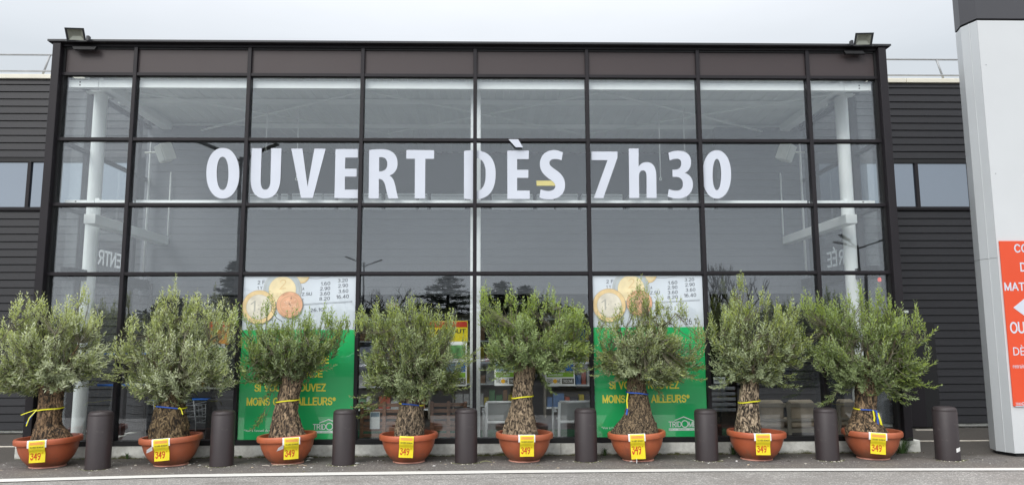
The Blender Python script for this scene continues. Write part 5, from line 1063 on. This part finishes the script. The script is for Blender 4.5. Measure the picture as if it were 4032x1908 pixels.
    for sgn in (0, np.pi):
        u = ref*np.cos(ph+sgn)[:, None]+ref2*np.sin(ph+sgn)[:, None]
        el = np.clip(rng.normal(.78, .22, tot)-.35*(s > .93), .2, 1.3)
        dl = unit(D*np.cos(el)[:, None]+u*np.sin(el)[:, None])
        wd = unit(np.cross(dl, D)+rng.normal(0, .25, (tot, 3))*.6); nm = unit(np.cross(wd, dl))
        ll = rng.uniform(.044, .068, tot)*np.where(s > .9, .75, 1.0)*np.where(s < .2, .8, 1.0); ww = ll*rng.uniform(.13, .17, tot)
        keep = rng.random(tot) < .90
        p0 = P+u*.002; midp = p0+dl*(ll*.48)[:, None]-nm*(ll*.03)[:, None]; a = midp+wd*ww[:, None]+nm*(ll*.02)[:, None]; b = midp-wd*ww[:, None]+nm*(ll*.02)[:, None]; tp = p0+dl*ll[:, None]
        quad = np.stack([p0, b, tp, a], 1)[keep]; quad[:, :, 1] = np.minimum(quad[:, :, 1], -.07); VV.append(quad)
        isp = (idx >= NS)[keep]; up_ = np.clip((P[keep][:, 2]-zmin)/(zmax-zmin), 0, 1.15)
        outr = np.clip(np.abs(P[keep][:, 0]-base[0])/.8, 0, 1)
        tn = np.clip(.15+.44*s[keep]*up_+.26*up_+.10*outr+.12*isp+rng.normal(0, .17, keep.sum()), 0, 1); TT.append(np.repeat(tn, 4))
    V_ = np.concatenate(VV).reshape(-1, 3)-np.array([X, Yc, 0]); nq = len(V_)//4
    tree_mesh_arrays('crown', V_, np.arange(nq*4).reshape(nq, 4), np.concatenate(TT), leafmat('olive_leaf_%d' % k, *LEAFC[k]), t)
    # price sign over the rim
    tx = at(TAG[k][0], 1730, 1, Yc-R)[0]; sa = max(-.9, min(.9, (tx-X)/R)); an = math.asin(sa)
    long_ = 1.22 if k == 5 else 1.0
    TS = Matrix.Translation((X, Yc, 0)) @ Matrix.Rotation(an*.85, 4, 'Z') @ Matrix.Rotation(R_(-TAG[k][1]*1.2-tilt*.6), 4, 'Y')
    dz = -sa*R*math.sin(R_(tilt))
    ps = thing('price_sign', (tx, Yc-R*math.cos(an)-.01, .15), 'yellow 349 € price sign on the pot of the %s olive from the left' % ('first', 'second', 'third', 'fourth', 'fifth', 'sixth', 'seventh', 'eighth')[k], 'price sign', 'yellow price signs on the pots')
    # side profile (distance out, height): over the rim, down, kink under the rim, hanging free
    pf = [(-.055, HR+.004), (-.01, HR+.006), (.004, HR-.006), (.007, .31), (.004, .275), (-.022, .235), (-.030, .205), (-.026, .165), (-.022, .105-.05*(long_-1)*4)]
    hw_ = .095
    def S_(u, v):
        """u across (-1..1), v 0 top .. 1 bottom along the profile"""
        t_ = v*(len(pf)-1); i = min(int(t_), len(pf)-2); f = t_-i
        o = pf[i][0]*(1-f)+pf[i+1][0]*f; z = pf[i][1]*(1-f)+pf[i+1][1]*f
        cur = (u*hw_)**2/(2*R)*1.0*(1 if v < .55 else .45)
        o += .004*math.sin(u*3+k)*v
        return u*hw_, -(R+o)+cur, z+dz
    def sheet(mb, u0, u1, v0, v1, off, m, nu=8, nv=24):
        vs = []
        for i in range(nv+1):
            for j in range(nu+1):
                x, y, z = S_(u0+(u1-u0)*j/nu, v0+(v1-v0)*i/nv); vs.append(tuple(TS @ Vector((x, y-off-(0), z+(off*.6 if v0+(v1-v0)*i/nv < .2 else 0)))))
        mb.add(vs, [(i*(nu+1)+j, i*(nu+1)+j+1, (i+1)*(nu+1)+j+1, (i+1)*(nu+1)+j) for i in range(nv) for j in range(nu)], m)
    mb = MB(); sheet(mb, -.96, .96, .17, 1, .002, M['yellow']); mb.build('sheet', ps, True)
    if k != 3:
        mb = MB(); sheet(mb, -1.18, 1.12, .0, .46, .0008, M['sleeve'])
        if k in (1, 2): mb.add([tuple(TS @ Vector(p)) for p in ((-.10, -(R+.012), .30+dz), (-.10, -(R+.0), .245+dz), (-.18, -(R-.02), .215+dz), (-.165, -(R+.012), .26+dz))], [(0, 1, 2, 3)], M['sleeve'])
        mb.build('sleeve', ps, True)
    mb = MB(); sheet(mb, -.80, .82, .27, .345, .0035, M['orange']); mb.build('banner', ps, True)
    mb = MB()
    def onsheet(s, u0, u1, v1, v0, m, bold):
        a, fs = text2d(s, bold); a = a/np.array([a[:, 0].max(), a[:, 1].max(), 1]); vs = []
        for x, y, z in a:
            q = S_(u0+(u1-u0)*x, v1+(v0-v1)*y); vs.append(tuple(TS @ Vector((q[0], q[1]-.0045-z*.0008, q[2]))))
        mb.add(vs, fs, m)
    onsheet('349', -.82, .44, .935, .67, M['red'], .022); onsheet('€', .58, .74, .72, .655, M['red'], .0); mb.build('price', ps)
    mb = MB(); onsheet('OLIVIER BONSAI', -.80, .82, .47, .40, M['ink'], .02); mb.build('name_print', ps)
    if k == 5: mb = MB(); q = S_(-.3, 1.0); mb.tube([tuple(TS @ Vector((q[0], q[1]+.004, q[2]+.01))), tuple(TS @ Vector((q[0]+.004, q[1]+.012, q[2]-.025))), tuple(TS @ Vector((q[0]+.0, q[1]+.01, q[2]-.055)))], [.008, .006, .004], M['sleeve'], 6); mb.build('loose_tie', ps)
for k in range(8): olive(k)

# ------------------------------------------------------------------ small stuff on the pavement
mb = MB()
for i in range(460):
    x = random.uniform(-6.5, 7.2); y = random.triangular(-1.25, -.06, -.5); s_ = random.choice((.005, .006, .008, .012)) if random.random() < .93 else .022
    a = random.uniform(0, 3.14); ln = s_*random.uniform(1, 2.6); c_, d_ = math.cos(a), math.sin(a)
    vs = [(x+ln*c_, y+ln*d_, .006), (x-s_*.5*d_, y+s_*.5*c_, .006+s_*.5), (x-ln*c_, y-ln*d_, .006), (x+s_*.5*d_, y-s_*.5*c_, .006)]
    mb.add(vs, [(0, 1, 2), (0, 2, 3), (0, 3, 1), (1, 3, 2)], random.choice((M['paper'], M['paper'], M['cream'], M['cushion'], M['stem'], M['stem'])))
tag(mb.build('ground_litter'), 'pale petals, grit and leaf bits scattered on the pavement', 'litter', kind='stuff')
gm2 = mat('weed_green', (.05, .10, .025), .6, 0, .4, 20)
def tuft(x, y, n, h, spread, label, m=gm2, ymax=None):
    mb = MB()
    for i in range(n):
        a = random.uniform(0, 6.28); r = random.uniform(0, spread*.35); bx_, by_ = x+r*math.cos(a), y+r*.4*math.sin(a); ln = random.uniform(.3, 1)*spread; hh = h*random.uniform(.4, 1)
        p0 = np.array([bx_, by_, .004]); p1 = p0+np.array([ln*.35*math.cos(a), -.3*abs(ln*math.sin(a))*.6, hh*.8]); p2 = p0+np.array([ln*math.cos(a), -.8*abs(ln*math.sin(a))*.6, hh]); wv = np.array([-math.sin(a), math.cos(a), 0])*.0035
        mb.add([p0-wv, p0+wv, p1+wv, p1-wv, p2], [(0, 1, 2, 3), (3, 2, 4)], m)
    return tag(mb.build('weed_tuft'), label, 'weed', 'weeds along the kerb')
q = at(3545, 1782, 2, 0); tuft(q[0], -.10, 90, .24, .22, 'grass tuft growing at the right end of the kerb beside the last pot')
q = at(503, 1806, 2, 0); tuft(q[0], -.08, 26, .10, .04, 'tiny weed at the kerb between the first bollard and second olive')
q = at(953, 1800, 2, 0); tuft(q[0], -.08, 30, .05, .07, 'low weed at the kerb between the second bollard and third olive')
q = at(2365, 1775, 2, 0); tuft(q[0], -.10, 30, .12, .09, 'dark weed at the kerb right of the fifth bollard')
q = at(2870, 1780, 2, 0); tuft(q[0], -.08, 34, .16, .12, 'thin weed at the kerb left of the seventh pot')
moss = mat('moss', (.085, .095, .030), .95, 0, .5, 40, .6, 90)
mb = MB()
for x, y in [(b[0], b[1]) for b in BOL]:
    for i in range(60):
        a = random.uniform(-2.9, -.2); r = .165+abs(random.gauss(0, .025)); s_ = random.uniform(.004, .012); px, py = x+r*math.cos(a), y+r*math.sin(a)
        mb.add([(px-s_, py, .005), (px+s_, py-s_*.4, .005), (px, py+s_*.6, .005+s_*.6), (px+s_*.3, py-s_, .005)], [(0, 3, 1), (0, 1, 2), (0, 2, 3)], moss if random.random() < .75 else M['cream'])
for i in range(900):
    x = random.uniform(-6.2, 6.3); y = -.05-abs(random.gauss(0, .02)); s_ = random.uniform(.004, .013)
    mb.add([(x-s_, y, .005), (x+s_, y-s_*.4, .005), (x, y+s_*.6, .005+s_), (x+s_*.3, y-s_, .005)], [(0, 3, 1), (0, 1, 2), (0, 2, 3)], random.choice((moss, moss, M['soil'], M['stem'])))
tag(mb.build('moss'), 'moss and dirt along the kerb foot and round the bollards', 'moss', kind='stuff')
mb = MB(); rnd = random.Random(5)
for (xa, ya, xb, yb) in ((at(3620, 1775, 2, 0)[0], at(3620, 1775, 2, 0)[1], 8.2, -1.25), (-3.0, -1.9, 1.2, -1.72), (-6.4, -.95, -4.95, -.62), (2.0, -1.20, 3.1, -.78)):
    n_ = 26; v = []
    for i in range(n_): f = i/(n_-1); x = xa+(xb-xa)*f+rnd.gauss(0, .008); y = ya+(yb-ya)*f+.03*noise.noise(Vector((f*6, xa, 0)))+rnd.gauss(0, .006); w_ = rnd.uniform(.0015, .005); v += [(x, y-w_, .0078), (x, y+w_, .0078)]
    mb.add(v, [(2*i, 2*i+2, 2*i+3, 2*i+1) for i in range(n_-1)], mat('crack_seam', (.03, .028, .026), .9))  # plain dark colour of the cracks and seams
tag(mb.build('asphalt_cracks'), 'thin dark cracks and seams running across the asphalt', 'cracks', kind='stuff')
# fallen frond
mb = MB(); q = at(1890, 1822, 2, 0); pts = [(q[0]+.015*i, q[1]-.05+.02*math.sin(i*.3)+.006*i, .012+.012*math.sin(i*.35)) for i in range(16)]
mb.tube(pts, .0022, M['stem'], 4); ym = mat('dry_frond', (.42, .44, .18), .6)
for i in range(1, 11):
    p = np.array(pts[i]); l_ = .045*(1-i/16); 
    for s_ in (-1, 1): mb.add([p+np.array([-.004, 0, 0]), p+np.array([.004, 0, 0]), p+np.array([-.012, s_*l_, .012])], [(0, 1, 2)], ym)
tag(mb.build('fallen_frond'), 'small yellowish fern frond lying right of the fourth bollard', 'leaf')
# chalky drag marks under the seventh pot, twigs under the third
mb = MB(); q = at(3000, 1822, 2, 0)
for i in range(9):
    x0 = q[0]-.42+random.uniform(-.1, .1); L_ = random.uniform(.35, .8); yy = q[1]+.05-.022*i; v = []
    for j in range(9): f = j/8; v += [(x0+L_*f, yy+.025*math.sin(f*3+i*.3), .0062), (x0+L_*f, yy+.025*math.sin(f*3+i*.3)+.006*math.sin(f*3.14)+.001, .0062)]
    mb.add(v, [(2*j, 2*j+2, 2*j+3, 2*j+1) for j in range(8)], mat('chalk_scratch', (.26, .26, .25), .9))
tag(mb.build('scratch_marks'), 'pale scrape marks on the asphalt under the seventh pot', 'marks', kind='stuff')
mb = MB(); q = at(1110, 1832, 2, 0)
for i in range(16):
    x, y = q[0]+random.gauss(0, .14), q[1]+random.gauss(0, .03); a = random.uniform(-.5, .5); L_ = random.uniform(.04, .14)
    mb.tube([(x, y, .008), (x+L_*.5*math.cos(a), y+L_*.5*math.sin(a)+.008, .014), (x+L_*math.cos(a), y+L_*math.sin(a), .008)], random.uniform(.002, .006), random.choice((M['cushion'], M['stem'], M['cream'])), 5)
tag(mb.build('dry_twigs'), 'dry twigs and bark bits in front of the third pot', 'twigs', kind='stuff')

# ------------------------------------------------------------------ the car park behind the photographer (seen mirrored in the glass)
def lamp_post(x, y, h, label, arms=3, rz=0):
    t = thing('street_lamp', (x, y, 0), label, 'street lamp', 'street lamps mirrored in the glass', rz); m = M['fpaint']
    def rt(p): return (x+p[0], y+p[1], p[2])
    mb = MB(); mb.tube([rt((0, 0, 0)), rt((0, 0, h-.3))], [.10, .06], m, 12); mb.build('pole', t, True)
    for i in range(arms):
        a = i*2*math.pi/arms+.35; c_, s_ = math.cos(a), math.sin(a)
        mb = MB(); mb.tube([rt((0, 0, h-.45)), rt((c_*.4, s_*.4, h-.3)), rt((c_*.8, s_*.8, h-.18))], .035, m, 8); mb.build('arm', t, True)
        T = Matrix.Translation(rt((c_*1.15, s_*1.15, h-.07))) @ Matrix.Rotation(a, 4, 'Z') @ Matrix.Rotation(R_(-14), 4, 'Y'); mb = MB(); mb.bbox(-.38, .38, -.11, .11, -.04, .04, m, .03, T); mb.build('lamp_head', t)
lamp_post(-8.5, -15, 8.2, 'three armed street lamp mirrored behind the letters O and U'); lamp_post(-9.3, -45, 7.4, 'distant three armed street lamp mirrored above the fourth bay'); lamp_post(15.6, -20, 5.6, 'street lamp mirrored at the right edge of the glass')
def car(x, y, m, label):
    t = thing('parked_car', (x, y, 0), label, 'car', 'parked cars mirrored in the glass')
    sec = [(-2.05, .38, .62, .74), (-1.95, .28, .78, .80), (-1.2, .22, .92, .84), (-.55, .22, 1.0, .86), (.9, .22, 1.02, .86), (1.7, .25, 1.0, .84), (2.05, .32, .88, .78), (2.12, .42, .72, .72)]
    n_ = 12; vs = []
    for sx_, zb, zt, hw_ in sec:
        for j in range(n_):
            a = 2*math.pi*j/n_+math.pi/12; c_ = math.copysign(abs(math.cos(a))**.45, math.cos(a)); d_ = math.copysign(abs(math.sin(a))**.45, math.sin(a)); vs.append((x+sx_, y+hw_*c_, (zb+zt)/2+(zt-zb)/2*d_))
    fs = [(i*n_+j, i*n_+(j+1) % n_, (i+1)*n_+(j+1) % n_, (i+1)*n_+j) for i in range(len(sec)-1) for j in range(n_)]+[tuple(range(n_)), tuple((len(sec)-1)*n_+j for j in range(n_))]
    mb = MB(); mb.add(vs, fs, m); mb.build('body', t, True, R_(50))
    mb = MB(); mb.add([(x-.95, y-.76, .95), (x+1.75, y-.76, .98), (x+1.75, y+.76, .98), (x-.95, y+.76, .95), (x-.25, y-.6, 1.42), (x+1.25, y-.6, 1.44), (x+1.25, y+.6, 1.44), (x-.25, y+.6, 1.42)], [(0, 1, 5, 4), (1, 2, 6, 5), (2, 3, 7, 6), (3, 0, 4, 7)], M['tinted']); mb.build('window', t)
    mb = MB(); mb.bbox(x-.27, x+1.27, y-.61, y+.61, 1.415, 1.47, m, .02); mb.build('roof', t)
    for sx_ in (-1.3, 1.35):
        for sy_ in (-.80, .80):
            T = Matrix.Translation((x+sx_, y+sy_, .31)) @ Matrix.Rotation(R_(90), 4, 'X'); mb = MB(); mb.lathe([(.20, -.1), (.29, -.1), (.31, -.07), (.31, .07), (.29, .1), (.20, .1)], (0, 0, 0), M['tyre'], 24, T); wo_ = mb.build('wheel', t, True, R_(40)); mb = MB(); mb.lathe([(0, -.085), (.20, -.085), (.2, .085), (0, .085)], (0, 0, 0), M['rim'], 20, T); mb.build('hubcap', wo_)
car(3.9, -13.6, M['carwhite'], 'white hatchback mirrored in the right coin poster'); car(-2.2, -14.8, M['cargrey'], 'grey hatchback mirrored in the fourth bay'); car(9.2, -15.6, M['carred'], 'dark blue hatchback mirrored at the right of the glass'); car(1.6, -19.5, M['cargrey'], 'grey hatchback mirrored behind the fifth olive'); car(-8.5, -17.5, M['carwhite'], 'white hatchback mirrored at the left of the glass'); car(-5.2, -24, M['carred'], 'added dark blue hatchback mirrored behind the third olive'); car(7.5, -25, M['cargrey'], 'added grey hatchback mirrored farther back at the right'); car(-14, -26, M['carred'], 'added dark blue hatchback mirrored at the far left of the glass'); car(13.5, -24, M['carwhite'], 'added white hatchback mirrored at the far right of the glass')  # the four farthest cars are added to darken the low pane reflections
def conifer(x, y, h, w_, flat, label, seed):
    rnd = random.Random(seed); t = thing('conifer_tree', (x, y, 0), label, 'tree', 'dark conifers mirrored in the glass')
    mb = MB(); mb.tube([(x, y, 0), (x+.1, y, h*.97)], [.35, .04], M['barktree'], 8)
    ends = []
    for i in range(46):
        z = h*(.22+.74*i/46); a = i*2.4; r = w_*(1-(i/46)**(1.8 if flat else 1.0)*.92)*rnd.uniform(.75, 1.1); e = (x+r*math.cos(a), y+r*math.sin(a), z+(.15 if flat else -.25)*r*.3)
        mb.tube([(x, y, z), e], [.06, .015], M['barktree'], 4, False); ends.append(((x, y, z), e, r))
    mb.build('trunk', t)
    mb = MB()
    for s0, e, r in ends:
        for _ in range(int(40+22*r)):
            f = rnd.uniform(.25, 1.02); p = np.array(s0)*(1-f)+np.array(e)*f; sp2 = .16+.12*r*f*.5
            c_ = p+np.array([rnd.gauss(0, sp2), rnd.gauss(0, sp2), rnd.gauss(0, .07)]); v = [c_+np.array([rnd.gauss(0, .17), rnd.gauss(0, .17), rnd.gauss(0, .06)]) for _ in range(3)]; mb.add(v, [(0, 1, 2)], M['needle'])
    mb.build('crown', t)
conifer(-3.4, -50, 7.0, 4.6, True, 'broad cedar mirrored in the glass left of the central column', 3); conifer(1.0, -50, 6.4, 2.6, True, 'dark cedar mirrored right of the central column', 4); conifer(3.0, -52, 6.2, 2.2, True, 'rounded dark tree mirrored above the fifth olive', 5); conifer(-17.3, -40, 7.2, 2.1, False, 'pointed spruce mirrored left of the left coin poster', 6); conifer(-23, -44, 5.0, 3.5, True, 'low dark tree mirrored behind the second olive', 8)
def baretree(x, y, h, n, label, seed, up=.4):
    rnd = random.Random(seed); t = thing('bare_tree', (x, y, 0), label, 'tree', 'leafless trees mirrored in the glass'); mb = MB(); tw_ = MB()
    def grow(p, d, L_, r, dep):
        e = p+d*L_; (mb if dep == 0 else tw_).tube([tuple(p), tuple((p+e)/2+Vector((rnd.gauss(0, .05), rnd.gauss(0, .05), 0))*L_), tuple(e)], [r, r*.85, r*.7], M['barktree'], 5, False)
        if dep < 4:
            for _ in range(3):
                nd = (d+Vector((rnd.gauss(0, .45), rnd.gauss(0, .45), rnd.gauss(up*.5, .25)))).normalized(); grow(e-d*L_*rnd.uniform(0, .3), nd, L_*rnd.uniform(.55, .8), r*.6, dep+1)
    grow(Vector((x, y, 0)), Vector((0, 0, 1)), h*.36, .12*h/6, 0); mb.build('trunk', t, True); tw_.build('branches', t, True)
for i, (x, y, h, lb) in enumerate(((-10.4, -48, 6.6, 'leafless tree mirrored at the left of the fourth bay'), (-8.2, -50, 6.9, 'leafless round tree mirrored in the middle of the fourth bay'), (-12.6, -47, 5.5, 'leafless tree mirrored behind the third bollard'), (15.2, -40, 7.2, 'tall thin leafless poplar mirrored in the seventh bay'), (16.8, -40, 6.6, 'second thin leafless poplar mirrored in the seventh bay'), (-28, -30, 7.5, 'leafless tree mirrored in the leftmost bay'))): baretree(x, y, h, 3, lb, 20+i, .4 if i not in (3, 4) else 1.4)
# low hedge and shed line closing the car park
mb = MB(); rnd = random.Random(2)
for i in range(12000):
    x = rnd.uniform(-60, 60); hh = 4.0+1.2*noise.noise(Vector((x*.12, 0, 0)))+.5*noise.noise(Vector((x*.6, 3, 0))); z = hh*rnd.random()**.6; yy = -58+rnd.gauss(0, .5); c_ = np.array([x, yy, z]); mb.add([c_+np.array([rnd.gauss(0, .3), rnd.gauss(0, .15), rnd.gauss(0, .22)]) for _ in range(3)], [(0, 1, 2)], M['needle'])
mb.box(-60, 60, -58.6, -58.3, 0, 3.0, M['needle'])
tag(mb.build('hedge'), 'long dark hedge at the far side of the car park, mirrored in the glass', 'hedge')
